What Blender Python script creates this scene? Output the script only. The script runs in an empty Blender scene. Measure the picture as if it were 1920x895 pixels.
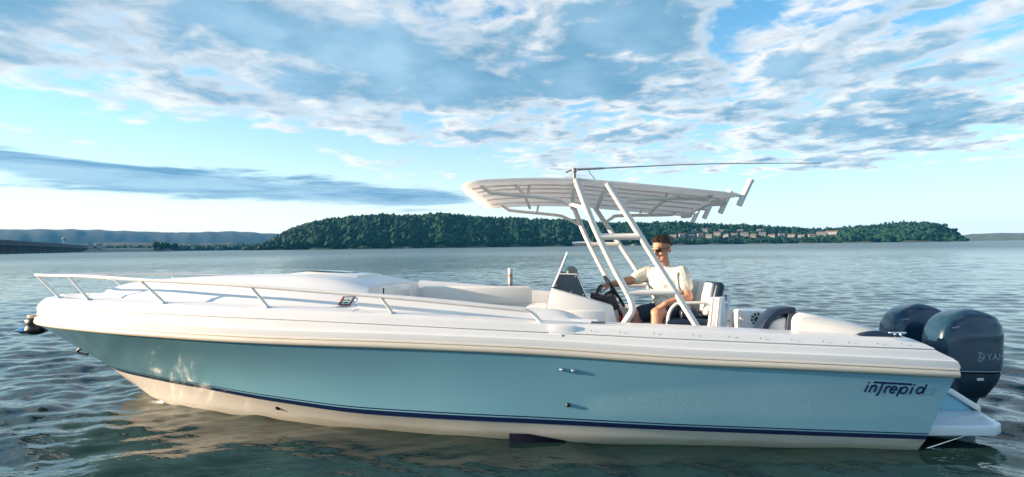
import bpy, bmesh, math, random
import numpy as np
from mathutils import Vector, Matrix
random.seed(7); rng = np.random.default_rng(11)
S = bpy.context.scene
COL = S.collection
R = math.radians

# ------------------------------------------------------------------ camera
CAM = Vector((-2.5434, -5.3274, 1.5))
YAW, PITCH, ROLL, FOC = R(5.6), 0.014216, 0.0125, 1020.0
_r = Vector((math.cos(YAW), math.sin(YAW), 0)); _f = Vector((-math.sin(YAW), math.cos(YAW), 0)); _u = Vector((0, 0, 1))
_F = _f*math.cos(PITCH) + _u*math.sin(PITCH); _U = _u*math.cos(PITCH) - _f*math.sin(PITCH)
_R = _r*math.cos(ROLL) - _U*math.sin(ROLL); _U = _U*math.cos(ROLL) + _r*math.sin(ROLL)
cd = bpy.data.cameras.new('camera'); cd.sensor_width = 36; cd.lens = 36*FOC/1920
cd.clip_start = 0.05; cd.clip_end = 60000
cam = bpy.data.objects.new('camera', cd); COL.objects.link(cam)
cam.matrix_world = Matrix.Translation(CAM) @ Matrix((_R, _U, -_F)).transposed().to_4x4()
S.camera = cam

# ------------------------------------------------------------------ light
SUN_EL = R(11.0)
SUN_AZ = R(6.5)                      # from the bow (-X) towards the viewer's side (-Y)
SUN_DIR = Vector((-math.cos(SUN_AZ)*math.cos(SUN_EL), -math.sin(SUN_AZ)*math.cos(SUN_EL), math.sin(SUN_EL)))
sl = bpy.data.lights.new('sun', 'SUN'); sl.energy = 5.0; sl.angle = R(0.6); sl.color = (1.0, 0.75, 0.52)
so = bpy.data.objects.new('sun', sl); COL.objects.link(so)
so.rotation_euler = SUN_DIR.to_track_quat('Z', 'Y').to_euler()
S.cycles.caustics_reflective = False
S.view_settings.view_transform = 'Standard'; S.view_settings.look = 'None'
S.view_settings.exposure = 1.45; S.view_settings.gamma = 1.0
SKY_STRENGTH = 0.105

class NG:
    """small helper that writes node expressions"""
    def __init__(s, nt): s.nt = nt; s.n = nt.nodes; s.l = nt.links
    def new(s, t, **kw):
        n = s.n.new(t)
        for k, v in kw.items(): setattr(n, k, v)
        return n
    def put(s, sock, v):
        if isinstance(v, bpy.types.NodeSocket): s.l.new(v, sock)
        elif v is not None:
            if sock.type == 'RGBA' and len(v) == 3: v = (*v, 1)
            sock.default_value = v
    def m(s, op, a, b=None, c=None, clamp=False):
        n = s.new('ShaderNodeMath', operation=op, use_clamp=clamp)
        for i, v in enumerate((a, b, c)):
            if v is not None: s.put(n.inputs[i], v)
        return n.outputs[0]
    def add(s, *a):
        r = a[0]
        for x in a[1:]: r = s.m('ADD', r, x)
        return r
    def mul(s, a, b): return s.m('MULTIPLY', a, b)
    def step(s, x, a, b, lo=0.0, hi=1.0):
        n = s.new('ShaderNodeMapRange', interpolation_type='SMOOTHSTEP')
        for i, v in enumerate((x, a, b, lo, hi)): s.put(n.inputs[i], v)
        return n.outputs[0]
    def xyz(s, x, y, z=0.0):
        n = s.new('ShaderNodeCombineXYZ')
        for i, v in enumerate((x, y, z)): s.put(n.inputs[i], v)
        return n.outputs[0]
    def sep(s, v):
        n = s.new('ShaderNodeSeparateXYZ'); s.put(n.inputs[0], v); return n.outputs
    def noise(s, vec, scale, detail=4, rough=0.55, dist=0.0, lac=2.0):
        n = s.new('ShaderNodeTexNoise'); s.put(n.inputs['Vector'], vec)
        n.inputs['Scale'].default_value = scale; n.inputs['Detail'].default_value = detail
        n.inputs['Roughness'].default_value = rough; n.inputs['Distortion'].default_value = dist
        n.inputs['Lacunarity'].default_value = lac
        return n.outputs[0]
    def mix(s, f, a, b, mode='MIX'):
        n = s.new('ShaderNodeMix', data_type='RGBA', blend_type=mode)
        s.put(n.inputs[0], f); s.put(n.inputs[6], a); s.put(n.inputs[7], b)
        return n.outputs[2]
    def gauss(s, az, el, a0, e0, wa, we, amp):
        da = s.m('DIVIDE', s.m('SUBTRACT', az, a0), wa); de = s.m('DIVIDE', s.m('SUBTRACT', el, e0), we)
        q = s.m('ADD', s.mul(da, da), s.mul(de, de))
        return s.mul(s.m('EXPONENT', s.mul(q, -1.0)), amp)

def build_world():
    w = bpy.data.worlds.new('World'); S.world = w; w.use_nodes = True
    w.cycles.sampling_method = 'MANUAL'; w.cycles.sample_map_resolution = 512
    nt = w.node_tree; nt.nodes.clear(); g = NG(nt)
    sky = g.new('ShaderNodeTexSky', sky_type='NISHITA', sun_disc=False)
    sky.sun_elevation = SUN_EL; sky.sun_rotation = math.atan2(SUN_DIR.x, SUN_DIR.y)
    sky.air_density = 1.0; sky.dust_density = 0.5; sky.ozone_density = 3.0; sky.altitude = 200
    base = g.mix(1.0, sky.outputs[0], (SKY_STRENGTH*0.34, SKY_STRENGTH*0.98, SKY_STRENGTH*1.06), 'MULTIPLY')
    d = g.new('ShaderNodeTexCoord').outputs['Generated']
    x, y, z = g.sep(d)
    zz = g.m('MAXIMUM', z, 0.0)
    az = g.mul(g.m('ARCTAN2', x, y), 180/math.pi); el = g.mul(g.m('ARCSINE', z), 180/math.pi)
    q = g.m('DIVIDE', 1.0, g.m('ADD', zz, 0.10))
    px, py = g.mul(x, q), g.mul(y, q)
    P = g.xyz(px, py, 0.37)
    sx, sy = SUN_DIR.x*0.13, SUN_DIR.y*0.13
    P2 = g.xyz(g.m('ADD', px, sx), g.m('ADD', py, sy), 0.37)
    def field(p):
        wob = g.new('ShaderNodeTexNoise'); g.put(wob.inputs['Vector'], p); wob.inputs['Scale'].default_value = 2.2; wob.inputs['Detail'].default_value = 3
        pw = g.new('ShaderNodeVectorMath', operation='MULTIPLY_ADD'); g.put(pw.inputs[0], wob.outputs['Color']); pw.inputs[1].default_value = (.42, .42, 0); g.put(pw.inputs[2], p)
        vo = g.new('ShaderNodeTexVoronoi', feature='SMOOTH_F1'); g.put(vo.inputs['Vector'], pw.outputs[0]); vo.inputs['Scale'].default_value = 2.3; vo.inputs['Smoothness'].default_value = .35
        a = g.noise(p, 0.75, 2, 0.5, 0.3); b = g.noise(p, 2.6, 7, 0.56, 0.2)
        return g.add(g.mul(a, 0.40), g.mul(b, 0.52), g.mul(vo.outputs['Distance'], -0.26), 0.17)
    n1, n2 = field(P), field(P2)
    # thin bright veil thickening towards the horizon, warmer on the sun's side
    sunside = g.step(g.m('ADD', g.mul(x, SUN_DIR.x), g.mul(y, SUN_DIR.y)), -.5, 1.0)
    vcol = g.mix(sunside, (.42, .435, .44), (.56, .485, .385))
    veil = g.m('MULTIPLY', g.m('EXPONENT', g.mul(g.m('MAXIMUM', el, 0.0), -1/9.0)), 1.10, clamp=True)
    base = g.mix(veil, base, vcol)
    cov = 0.0
    for args in [(-42, 19, 22, 5.2, .24), (-20, 17.8, 13, 5.6, .18), (-3, 16, 12, 5.8, .22), (9, 21, 10, 6, .19), (24, 12.5, 20, 5.5, .10), (36, 18, 9, 5, .08),
                 (20, 21, 6, 2.5, -.05), (-12.5, 19.0, 3.0, 2.2, -.10), (-30, 9.6, 20, 2.6, -.22), (20, 5.2, 22, 1.5, -.06), (30, 12, 14, 6, .06)]:
        t = g.gauss(az, el, *args); cov = t if isinstance(cov, float) else g.add(cov, t)
    low = g.step(el, 3.5, 8.5, -.40, 0.0)
    puff = g.mul(g.m('SUBTRACT', g.noise(P, 6.0, 4, .55, .3), .5), g.step(az, -30, 14, 0.42, .74))
    d1 = g.add(n1, cov, low, puff)
    alpha = g.step(d1, 0.44, 0.63)
    thick = g.step(d1, 0.50, 0.76)
    lit = g.step(g.m('SUBTRACT', n1, n2), -0.06, 0.12)
    bright = g.m('MULTIPLY', g.m('SUBTRACT', 1.0, g.mul(thick, 0.98)), g.m('ADD', 0.66, g.mul(lit, 0.45)), clamp=True)
    bright = g.m('ADD', bright, g.mul(g.mul(lit, g.m('SUBTRACT', 1.0, thick)), 0.25), clamp=True)
    mott = g.m('ADD', g.mul(g.noise(P, 1.3, 6, .62), .75), g.mul(g.noise(P, 4.5, 6, .62), .25))
    core = g.mix(g.m('MULTIPLY_ADD', g.m('ADD', mott, g.mul(lit, .10)), 2.3, -.78, clamp=True), (0.040, 0.122, 0.195), (0.150, 0.245, 0.325))
    ccol = g.mix(bright, core, (0.41, 0.395, 0.38))
    out = g.mix(g.mul(alpha, 0.95), base, ccol)
    # long stratus bank low over the left
    s1 = g.noise(g.xyz(g.mul(az, 0.045), g.mul(el, 0.42), 3.3), 1.5, 6, 0.62, 0.3)
    cl = g.m('SUBTRACT', 6.6, g.mul(g.m('ADD', az, 49.0), 0.052))
    band = g.m('SUBTRACT', 1.0, g.m('ABSOLUTE', g.m('DIVIDE', g.m('SUBTRACT', el, cl), 1.5)))
    band = g.m('ADD', g.mul(band, 0.34), g.step(az, -16, -2, 0.16, -0.34))
    sb = g.step(g.m('ADD', g.m('ADD', band, g.mul(s1, 1.15)), -0.21), 0.50, 0.72)
    scol = g.mix(g.step(s1, 0.42, 0.72), (0.15, 0.245, 0.32), (0.026, 0.105, 0.195))
    out = g.mix(g.mul(sb, 0.9), out, scol)
    bg = g.new('ShaderNodeBackground'); g.l.new(out, bg.inputs[0]); bg.inputs[1].default_value = 1.0
    o = g.new('ShaderNodeOutputWorld'); g.l.new(bg.outputs[0], o.inputs[0])
build_world()

# ------------------------------------------------------------------ mesh helpers
def pchip(pts):
    a = np.array(sorted(pts), float); x, y = a[:, 0], a[:, 1]
    h = np.diff(x); dl = np.diff(y)/h
    m = np.zeros_like(y); m[0], m[-1] = dl[0], dl[-1]
    for i in range(1, len(y)-1):
        m[i] = 0 if dl[i-1]*dl[i] <= 0 else (h[i-1]+h[i])*3/((2*h[i]+h[i-1])/dl[i-1]+(h[i]+2*h[i-1])/dl[i])
    def f(t):
        t = min(max(t, x[0]), x[-1]); i = int(min(max(np.searchsorted(x, t)-1, 0), len(h)-1))
        s = (t-x[i])/h[i]
        return float((2*s**3-3*s*s+1)*y[i] + (s**3-2*s*s+s)*h[i]*m[i] + (-2*s**3+3*s*s)*y[i+1] + (s**3-s*s)*h[i]*m[i+1])
    return f

class MB:
    def __init__(s): s.v = []; s.f = []; s.sm = []
    def add(s, vs, fs, smooth=False):
        o = len(s.v); s.v += [tuple(p) for p in vs]; s.f += [tuple(i+o for i in f) for f in fs]; s.sm += [smooth]*len(fs); return s
    def grid(s, rows, smooth=True, close_u=False, close_v=False, flip=False):
        n, m = len(rows), len(rows[0]); fs = []
        for i in range(n if close_u else n-1):
            for j in range(m if close_v else m-1):
                a, b, c, d = i*m+j, ((i+1) % n)*m+j, ((i+1) % n)*m+(j+1) % m, i*m+(j+1) % m
                fs.append((a, d, c, b) if flip else (a, b, c, d))
        return s.add([p for r in rows for p in r], fs, smooth)
    def box(s, c, d, rot=None):
        x, y, z = (k/2 for k in d)
        vs = [Vector((i*x, j*y, k*z)) for i in (-1, 1) for j in (-1, 1) for k in (-1, 1)]
        if rot is not None: vs = [rot @ p for p in vs]
        c = Vector(c); return s.add([p+c for p in vs], [(0, 1, 3, 2), (4, 6, 7, 5), (0, 4, 5, 1), (2, 3, 7, 6), (0, 2, 6, 4), (1, 5, 7, 3)])
    def prism(s, poly, axis_vec, smooth=False):
        n = len(poly); a = [Vector(p) for p in poly]; b = [p+Vector(axis_vec) for p in a]
        s.add(a+b, [tuple(range(n))[::-1], tuple(range(n, 2*n))])
        return s.add(a+b, [(i, (i+1) % n, n+(i+1) % n, n+i) for i in range(n)], smooth)
    def tube(s, path, r, seg=10, closed=False, smooth_path=0, r1=None):
        p = [Vector(q) for q in path]
        if smooth_path: p = catmull(p, smooth_path, closed)
        n = len(p); rows = []; up = None
        for i in range(n):
            if closed: t = (p[(i+1) % n]-p[i-1]).normalized()
            else: t = (p[min(i+1, n-1)]-p[max(i-1, 0)]).normalized()
            if up is None: up = t.orthogonal().normalized()
            a = (up - t*up.dot(t)).normalized(); up = a; b = t.cross(a)
            rr = r if r1 is None else r+(r1-r)*i/(n-1)
            rows.append([p[i]+(a*math.cos(k*2*math.pi/seg)+b*math.sin(k*2*math.pi/seg))*rr for k in range(seg)])
        s.grid(rows, True, closed, True)
        if not closed:
            s.add(rows[0], [tuple(range(seg))[::-1]]); s.add(rows[-1], [tuple(range(seg))])
        return s
    def ell(s, c, rad, rot=None, nu=16, nv=10):
        c = Vector(c); rows = []
        for i in range(nv+1):
            th = math.pi*i/nv; row = []
            for k in range(nu):
                a = 2*math.pi*k/nu; p = Vector((rad[0]*math.sin(th)*math.cos(a), rad[1]*math.sin(th)*math.sin(a), rad[2]*math.cos(th)))
                row.append(c+(rot @ p if rot is not None else p))
            rows.append(row)
        return s.grid(rows, True, False, True, True)
    def cap(s, p0, p1, r0, r1, n=8):
        p0, p1 = Vector(p0), Vector(p1); t = (p1-p0); L = t.length; t.normalize(); a = t.orthogonal().normalized(); b = t.cross(a)
        prof = [(-math.cos(k*math.pi/2/4)*r0, math.sin(k*math.pi/2/4)*r0) for k in range(5)] + [(L+math.sin(k*math.pi/2/4)*r1, math.cos(k*math.pi/2/4)*r1) for k in range(5)]
        rows = [[p0+t*h+(a*math.cos(2*math.pi*k/12)+b*math.sin(2*math.pi*k/12))*max(r, 1e-4) for k in range(12)] for h, r in prof]
        s.grid(rows, True, False, True); s.add(rows[0], [tuple(range(12))[::-1]]); return s.add(rows[-1], [tuple(range(12))])
    def lathe(s, c, prof, axis=Vector((0, 0, 1)), seg=20):
        c = Vector(c); axis = Vector(axis).normalized(); a = axis.orthogonal().normalized(); b = axis.cross(a)
        rows = [[c+axis*h+(a*math.cos(2*math.pi*k/seg)+b*math.sin(2*math.pi*k/seg))*max(r, 1e-4) for k in range(seg)] for r, h in prof]
        return s.grid(rows, True, False, True)
    def build(s, name, mat, parent=None, bevel=0, bseg=2, smooth_angle=None, sub=0, kind=None, fix=True):
        me = bpy.data.meshes.new(name); me.from_pydata(s.v, [], s.f)
        me.polygons.foreach_set('use_smooth', s.sm)
        if fix:
            bm = bmesh.new(); bm.from_mesh(me); bmesh.ops.remove_doubles(bm, verts=bm.verts, dist=1e-5)
            bmesh.ops.recalc_face_normals(bm, faces=bm.faces); bm.to_mesh(me); bm.free()
        if not bevel: me.set_sharp_from_angle(angle=R(48))
        o = link(name, me, mat, parent)
        if bevel:
            b = o.modifiers.new('bevel', 'BEVEL'); b.width = bevel; b.segments = bseg; b.limit_method = 'ANGLE'; b.angle_limit = R(35)
            me.polygons.foreach_set('use_smooth', [True]*len(me.polygons))
        if sub:
            b = o.modifiers.new('subsurf', 'SUBSURF'); b.levels = b.render_levels = sub
        if kind: o['kind'] = kind
        return o
def link(name, data, mat, parent=None):
    o = bpy.data.objects.new(name, data); COL.objects.link(o)
    if mat is not None:
        for mm in (mat if isinstance(mat, (list, tuple)) else [mat]): data.materials.append(mm)
    if parent is not None: o.parent = parent
    return o
def catmull(p, k, closed=False):
    n = len(p); out = []
    for i in range(n if closed else n-1):
        if closed: a, b, c, d = p[i-1], p[i], p[(i+1) % n], p[(i+2) % n]
        else: a, b, c, d = p[max(i-1, 0)], p[i], p[i+1], p[min(i+2, n-1)]
        for j in range(k):
            t = j/k; out.append(0.5*((2*b)+(c-a)*t+(2*a-5*b+4*c-d)*t*t+(-a+3*b-3*c+d)*t**3))
    if not closed: out.append(p[-1])
    return out
def empty(name, loc=(0, 0, 0)):
    o = bpy.data.objects.new(name, None); COL.objects.link(o); o.location = loc; o.empty_display_size = 0.2; return o
def tag(o, label, cat, group=None):
    o['label'] = label; o['category'] = cat
    if group: o['group'] = group
    return o
def fast_mesh(name, verts, faces, smooth=True):
    me = bpy.data.meshes.new(name); nv, nf = len(verts), len(faces); k = faces.shape[1]
    me.vertices.add(nv); me.vertices.foreach_set('co', np.ascontiguousarray(verts, np.float32).ravel())
    me.loops.add(nf*k); me.loops.foreach_set('vertex_index', np.ascontiguousarray(faces, np.int32).ravel())
    me.polygons.add(nf); me.polygons.foreach_set('loop_start', np.arange(0, nf*k, k, dtype=np.int32))
    me.update(calc_edges=True); me.polygons.foreach_set('use_smooth', np.full(nf, smooth))
    return me

# ------------------------------------------------------------------ materials
def mat(name, col, rough=0.4, metal=0.0, coat=0.0, noise=None, bump=None, spec=0.5, trans=0.0, ior=1.5):
    m = bpy.data.materials.new(name); m.use_nodes = True; g = NG(m.node_tree); b = m.node_tree.nodes['Principled BSDF']
    b.inputs['Base Color'].default_value = (*col, 1); b.inputs['Roughness'].default_value = rough; b.inputs['Metallic'].default_value = metal
    b.inputs['Coat Weight'].default_value = coat; b.inputs['Coat Roughness'].default_value = 0.06; b.inputs['Specular IOR Level'].default_value = spec
    b.inputs['Transmission Weight'].default_value = trans; b.inputs['IOR'].default_value = ior
    oc = g.new('ShaderNodeTexCoord').outputs['Object']
    if noise:                                    # (scale, amount, roughness variation)
        sc, am, rv = noise
        n = g.noise(oc, sc, 5, 0.6, 0.2); n2 = g.noise(oc, sc*7.3, 3, 0.6)
        k = g.m('ADD', 1-am, g.mul(g.m('ADD', g.mul(n, 0.7), g.mul(n2, 0.3)), 2*am))
        g.l.new(g.mix(1.0, (*col, 1), g.xyz(k, k, k), 'MULTIPLY'), b.inputs['Base Color'])
        g.l.new(g.m('ADD', rough-rv, g.mul(n, 2*rv), clamp=True), b.inputs['Roughness'])
    if bump:                                     # (scale, strength, distance)
        bn = g.new('ShaderNodeBump'); bn.inputs['Strength'].default_value = bump[1]; bn.inputs['Distance'].default_value = bump[2]
        g.l.new(g.noise(oc, bump[0], 4, 0.6), bn.inputs['Height']); g.l.new(bn.outputs[0], b.inputs['Normal'])
    return m
M = dict(
    gel=mat('white_gelcoat', (.80, .79, .77), .22, coat=.35, noise=(1.7, .07, .08)),
    deck=mat('white_deck', (.78, .77, .755), .38, noise=(2.3, .08, .08), bump=(320, .12, .002)),
    bottom=mat('hull_bottom_white', (.74, .68, .60), .35, noise=(2.1, .12, .08)),
    rail=mat('rub_rail_vinyl', (.66, .60, .50), .5, noise=(9, .10, .05)),
    navy=mat('navy_stripe', (.006, .014, .06), .22, coat=.4),
    logo=mat('navy_lettering', (.008, .02, .09), .35),
    tube=mat('white_tube', (.80, .77, .73), .25, coat=.3, noise=(6, .03, .05)),
    steel=mat('polished_steel', (.78, .78, .78), .16, metal=1.0),
    ctop=mat('top_gelcoat', (.76, .74, .70), .3, coat=.2, noise=(3, .05, .06)),
    cunder=mat('top_lining', (.86, .82, .76), .6, noise=(7, .07, .05), bump=(40, .15, .004)),
    vinyl=mat('white_vinyl', (.76, .74, .70), .45, noise=(5, .05, .05), bump=(90, .2, .003)),
    nvinyl=mat('navy_vinyl', (.008, .022, .05), .42, noise=(5, .2, .06), bump=(90, .2, .003)),
    black=mat('black_plastic', (.012, .013, .016), .38, noise=(8, .2, .08)),
    dark=mat('dark_void', (.004, .006, .016), .85, spec=.1),
    navyp=mat('navy_panel', (.006, .022, .045), .12, coat=.5),
    motor=mat('engine_paint', (.011, .045, .080), .26, metal=.2, coat=.5, noise=(3, .08, .03)),
    motord=mat('engine_dark', (.008, .028, .048), .32, coat=.3, noise=(3, .15, .05)),
    decal=mat('silver_decal', (.30, .38, .42), .4),
    pale=mat('pale_decal', (.62, .66, .68), .4),
    plat=mat('platform_gelcoat', (.72, .78, .82), .3, coat=.2, noise=(4, .05, .05)),
    bracket=mat('bracket_blue', (.16, .44, .56), .3, coat=.3),
    liner=mat('cockpit_liner', (.62, .62, .62), .45, noise=(3, .06, .05)),
    grey=mat('grey_plastic', (.20, .20, .21), .45),
    blue=mat('blue_rubber', (.03, .20, .46), .4, noise=(6, .12, .05)),
    red=mat('red_plastic', (.55, .05, .03), .4), green=mat('green_print', (.05, .16, .08), .5), redp=mat('red_print', (.35, .05, .04), .5),
    skin=mat('skin', (.50, .25, .165), .48, noise=(9, .18, .08), bump=(160, .15, .002)),
    hair=mat('hair', (.034, .019, .012), .6, noise=(60, .5, .1), bump=(70, .7, .01)),
    shirt=mat('shirt_cotton', (.74, .69, .60), .85, noise=(8, .06, .03), bump=(11, .9, .045)),
    shorts=mat('shorts_cotton', (.016, .035, .07), .8, noise=(8, .15, .03), bump=(14, .5, .025)),
    lens=mat('sunglass_lens', (.006, .005, .005), .12, coat=.5),
)
def hull_material():
    m = bpy.data.materials.new('blue_topside_gelcoat'); m.use_nodes = True; g = NG(m.node_tree); b = m.node_tree.nodes['Principled BSDF']
    oc = g.new('ShaderNodeTexCoord').outputs['Object']; x, y, z = g.sep(oc)
    n = g.noise(oc, 1.3, 5, .6, .3); fine = g.noise(oc, 75, 3, .7)
    # dried spray: a fan of fine droplets blown aft of the drain, and a few runs below
    u = g.m('SUBTRACT', x, -2.52)
    top = g.m('ADD', 0.27, g.mul(g.m('POWER', g.m('MAXIMUM', u, 0.0), 0.45), 0.17))
    fan = g.mul(g.step(u, 0.02, 0.25), g.mul(g.step(g.m('SUBTRACT', top, z), -0.02, 0.07), g.step(g.m('ADD', z, g.mul(n, .12)), 0.20, 0.30)))
    fan = g.mul(fan, g.step(u, 1.2, 2.8, 1.0, .45))
    spk = g.step(fine, .50, .68)
    mist = g.mul(fan, g.m('ADD', .20, g.mul(spk, .30)))
    vo = g.new('ShaderNodeTexVoronoi'); vo.inputs['Scale'].default_value = 26; g.l.new(oc, vo.inputs['Vector'])
    drop = g.mul(g.step(vo.outputs['Distance'], .05, .11, 1.0, 0.0), g.step(g.noise(oc, 3.1, 2), .53, .62))
    k = g.m('ADD', .93, g.mul(n, .14))
    c = g.mix(1.0, (.185, .405, .515, 1), g.xyz(k, k, k), 'MULTIPLY')
    c = g.mix(mist, c, (.42, .62, .66, 1)); c = g.mix(g.mul(drop, .55), c, (.6, .72, .75, 1))
    g.l.new(c, b.inputs['Base Color'])
    g.l.new(g.m('ADD', g.m('ADD', .16, g.mul(n, .12)), g.mul(mist, .8)), b.inputs['Roughness'])
    b.inputs['Coat Weight'].default_value = 1.0; b.inputs['Coat IOR'].default_value = 1.55
    g.l.new(g.m('ADD', .10, g.mul(mist, .5)), b.inputs['Coat Roughness'])
    return m
def bottom_material():
    m = bpy.data.materials.new('hull_bottom_paint'); m.use_nodes = True; g = NG(m.node_tree); b = m.node_tree.nodes['Principled BSDF']
    oc = g.new('ShaderNodeTexCoord').outputs['Object']; x, y, z = g.sep(oc)
    n = g.noise(g.xyz(g.mul(x, .9), 0.0, g.mul(z, 5.0)), 3.0, 6, .65, .3); st = g.noise(g.xyz(g.mul(x, 9.0), 0.0, g.mul(z, .8)), 2.0, 4, .6)
    k = g.m('ADD', .92, g.mul(n, .16)); c = g.mix(1.0, (.77, .72, .64, 1), g.xyz(k, k, k), 'MULTIPLY')
    sc = g.step(g.m('ADD', z, g.mul(g.m('SUBTRACT', n, .5), .10)), -.03, .05, 1.0, 0.0)
    c = g.mix(g.mul(sc, .55), c, (.42, .36, .22, 1)); c = g.mix(g.mul(g.step(st, .55, .75), .14), c, (.50, .44, .32, 1))
    g.l.new(c, b.inputs['Base Color']); g.l.new(g.m('SUBTRACT', .34, g.mul(sc, .24)), b.inputs['Roughness']); b.inputs['Coat Weight'].default_value = .3
    return m
M['bottom'] = bottom_material()
def canvas(name, col, tr):
    m = bpy.data.materials.new(name); m.use_nodes = True; nt = m.node_tree; nt.nodes.clear(); g = NG(nt)
    oc = g.new('ShaderNodeTexCoord').outputs['Object']; n = g.noise(oc, 6, 5, .6); k = g.m('ADD', .93, g.mul(n, .14)); c = g.mix(1.0, (*col, 1), g.xyz(k, k, k), 'MULTIPLY')
    d = g.new('ShaderNodeBsdfPrincipled'); g.l.new(c, d.inputs['Base Color']); d.inputs['Roughness'].default_value = .5
    bn = g.new('ShaderNodeBump'); bn.inputs['Strength'].default_value = .25; bn.inputs['Distance'].default_value = .006; g.l.new(g.noise(oc, 9, 4, .6), bn.inputs['Height']); g.l.new(bn.outputs[0], d.inputs['Normal'])
    t = g.new('ShaderNodeBsdfTranslucent'); g.l.new(c, t.inputs[0])
    mx = g.new('ShaderNodeMixShader'); mx.inputs[0].default_value = tr; g.l.new(d.outputs[0], mx.inputs[1]); g.l.new(t.outputs[0], mx.inputs[2])
    o = g.new('ShaderNodeOutputMaterial'); g.l.new(mx.outputs[0], o.inputs[0]); return m
M['ctop'] = canvas('top_canvas', (.88, .87, .86), .55); M['cunder'] = canvas('top_lining', (.88, .86, .83), .72)
M['hull'] = hull_material()
def glass_material():
    m = bpy.data.materials.new('clear_acrylic'); m.use_nodes = True; nt = m.node_tree; nt.nodes.clear(); g = NG(nt)
    t = g.new('ShaderNodeBsdfTransparent'); t.inputs[0].default_value = (.86, .93, .95, 1)
    gl = g.new('ShaderNodeBsdfGlossy'); gl.inputs['Roughness'].default_value = .05
    fr = g.new('ShaderNodeFresnel'); fr.inputs[0].default_value = 1.45
    mx = g.new('ShaderNodeMixShader'); g.l.new(g.m('ADD', fr.outputs[0], .03), mx.inputs[0]); g.l.new(t.outputs[0], mx.inputs[1]); g.l.new(gl.outputs[0], mx.inputs[2])
    o = g.new('ShaderNodeOutputMaterial'); g.l.new(mx.outputs[0], o.inputs[0]); return m
M['glass'] = glass_material()

# ------------------------------------------------------------------ far land: polar frame about the shore opposite
def pix_dir(x, y):
    d = _F + _R*((x-960)/FOC) + _U*((447.5-y)/FOC); return d
def az_of(x): d = pix_dir(x, 462-.0125*(x-960)); return math.atan2(d.x, d.y)
def el_of(x, y): d = pix_dir(x, y); return d.z/math.hypot(d.x, d.y)
def polar(az, D, z=0.0): return Vector((CAM.x+D*math.sin(az), CAM.y+D*math.cos(az), z))
def fbm(x, y, seed=0, octs=4):
    r = np.random.default_rng(seed); t = 0; a = 1.0; k = 1.0
    for o in range(octs):
        for i in range(4):
            th = r.uniform(0, 6.28); ph = r.uniform(0, 6.28); t = t + a*np.sin(k*(x*np.cos(th)+y*np.sin(th))+ph)/4
        a *= .55; k *= 2.1
    return t
def leaf_mat(name, c1, c2, c3):
    m = bpy.data.materials.new(name); m.use_nodes = True; g = NG(m.node_tree); b = m.node_tree.nodes['Principled BSDF']
    oc = g.new('ShaderNodeTexCoord').outputs['Object']
    n = g.noise(oc, .035, 4, .6); n2 = g.noise(oc, .55, 3, .7)
    c = g.mix(g.step(n, .38, .64), (*c1, 1), (*c2, 1)); c = g.mix(g.step(n2, .45, .75), c, (*c3, 1))
    g.l.new(c, b.inputs['Base Color']); b.inputs['Roughness'].default_value = .8; b.inputs['Specular IOR Level'].default_value = .15
    return m
LEAF = leaf_mat('foliage', (.005, .034, .026), (.012, .050, .028), (.028, .062, .026))
SOIL = mat('hill_ground', (.045, .06, .03), .9, noise=(.02, .4, .0))
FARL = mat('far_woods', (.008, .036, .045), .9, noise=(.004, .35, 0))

def ico():
    bm = bmesh.new(); bmesh.ops.create_icosphere(bm, subdivisions=2, radius=1); v = np.array([p.co[:] for p in bm.verts]); f = np.array([[q.index for q in t.verts] for t in bm.faces]); bm.free()
    bm = bmesh.new(); bmesh.ops.create_icosphere(bm, subdivisions=1, radius=1); v1 = np.array([p.co[:] for p in bm.verts]); f1 = np.array([[q.index for q in t.verts] for t in bm.faces]); bm.free()
    return (v, f), (v1, f1)
ICO2, ICO1 = ico()
def crowns(name, pos, rad, hgt, parent=None, kind='stuff', fine=False, material=None):
    """many lumpy tree crowns as one mesh; pos = crown foot points"""
    bv, bf = ICO2 if fine else ICO1
    var = []
    for k in range(14):
        v = bv*(1+rng.uniform(-.38, .38, (len(bv), 1))); v[:, 2] = np.where(v[:, 2] < 0, v[:, 2]*.7, v[:, 2]); var.append(v)
    V = []; Fc = []; o = 0
    for i in range(len(pos)):
        a = rng.uniform(0, 6.28); c, s = math.cos(a), math.sin(a); v = var[i % 14]
        w = np.empty_like(v); w[:, 0] = (v[:, 0]*c-v[:, 1]*s)*rad[i]; w[:, 1] = (v[:, 0]*s+v[:, 1]*c)*rad[i]; w[:, 2] = v[:, 2]*hgt[i]*.5
        w += np.array(pos[i])+np.array([0, 0, hgt[i]*.42]); V.append(w); Fc.append(bf+o); o += len(bv)
    me = fast_mesh(name, np.concatenate(V), np.concatenate(Fc), False)
    ob = link(name, me, material or LEAF, parent)
    if kind: ob['kind'] = kind
    return ob

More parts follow.
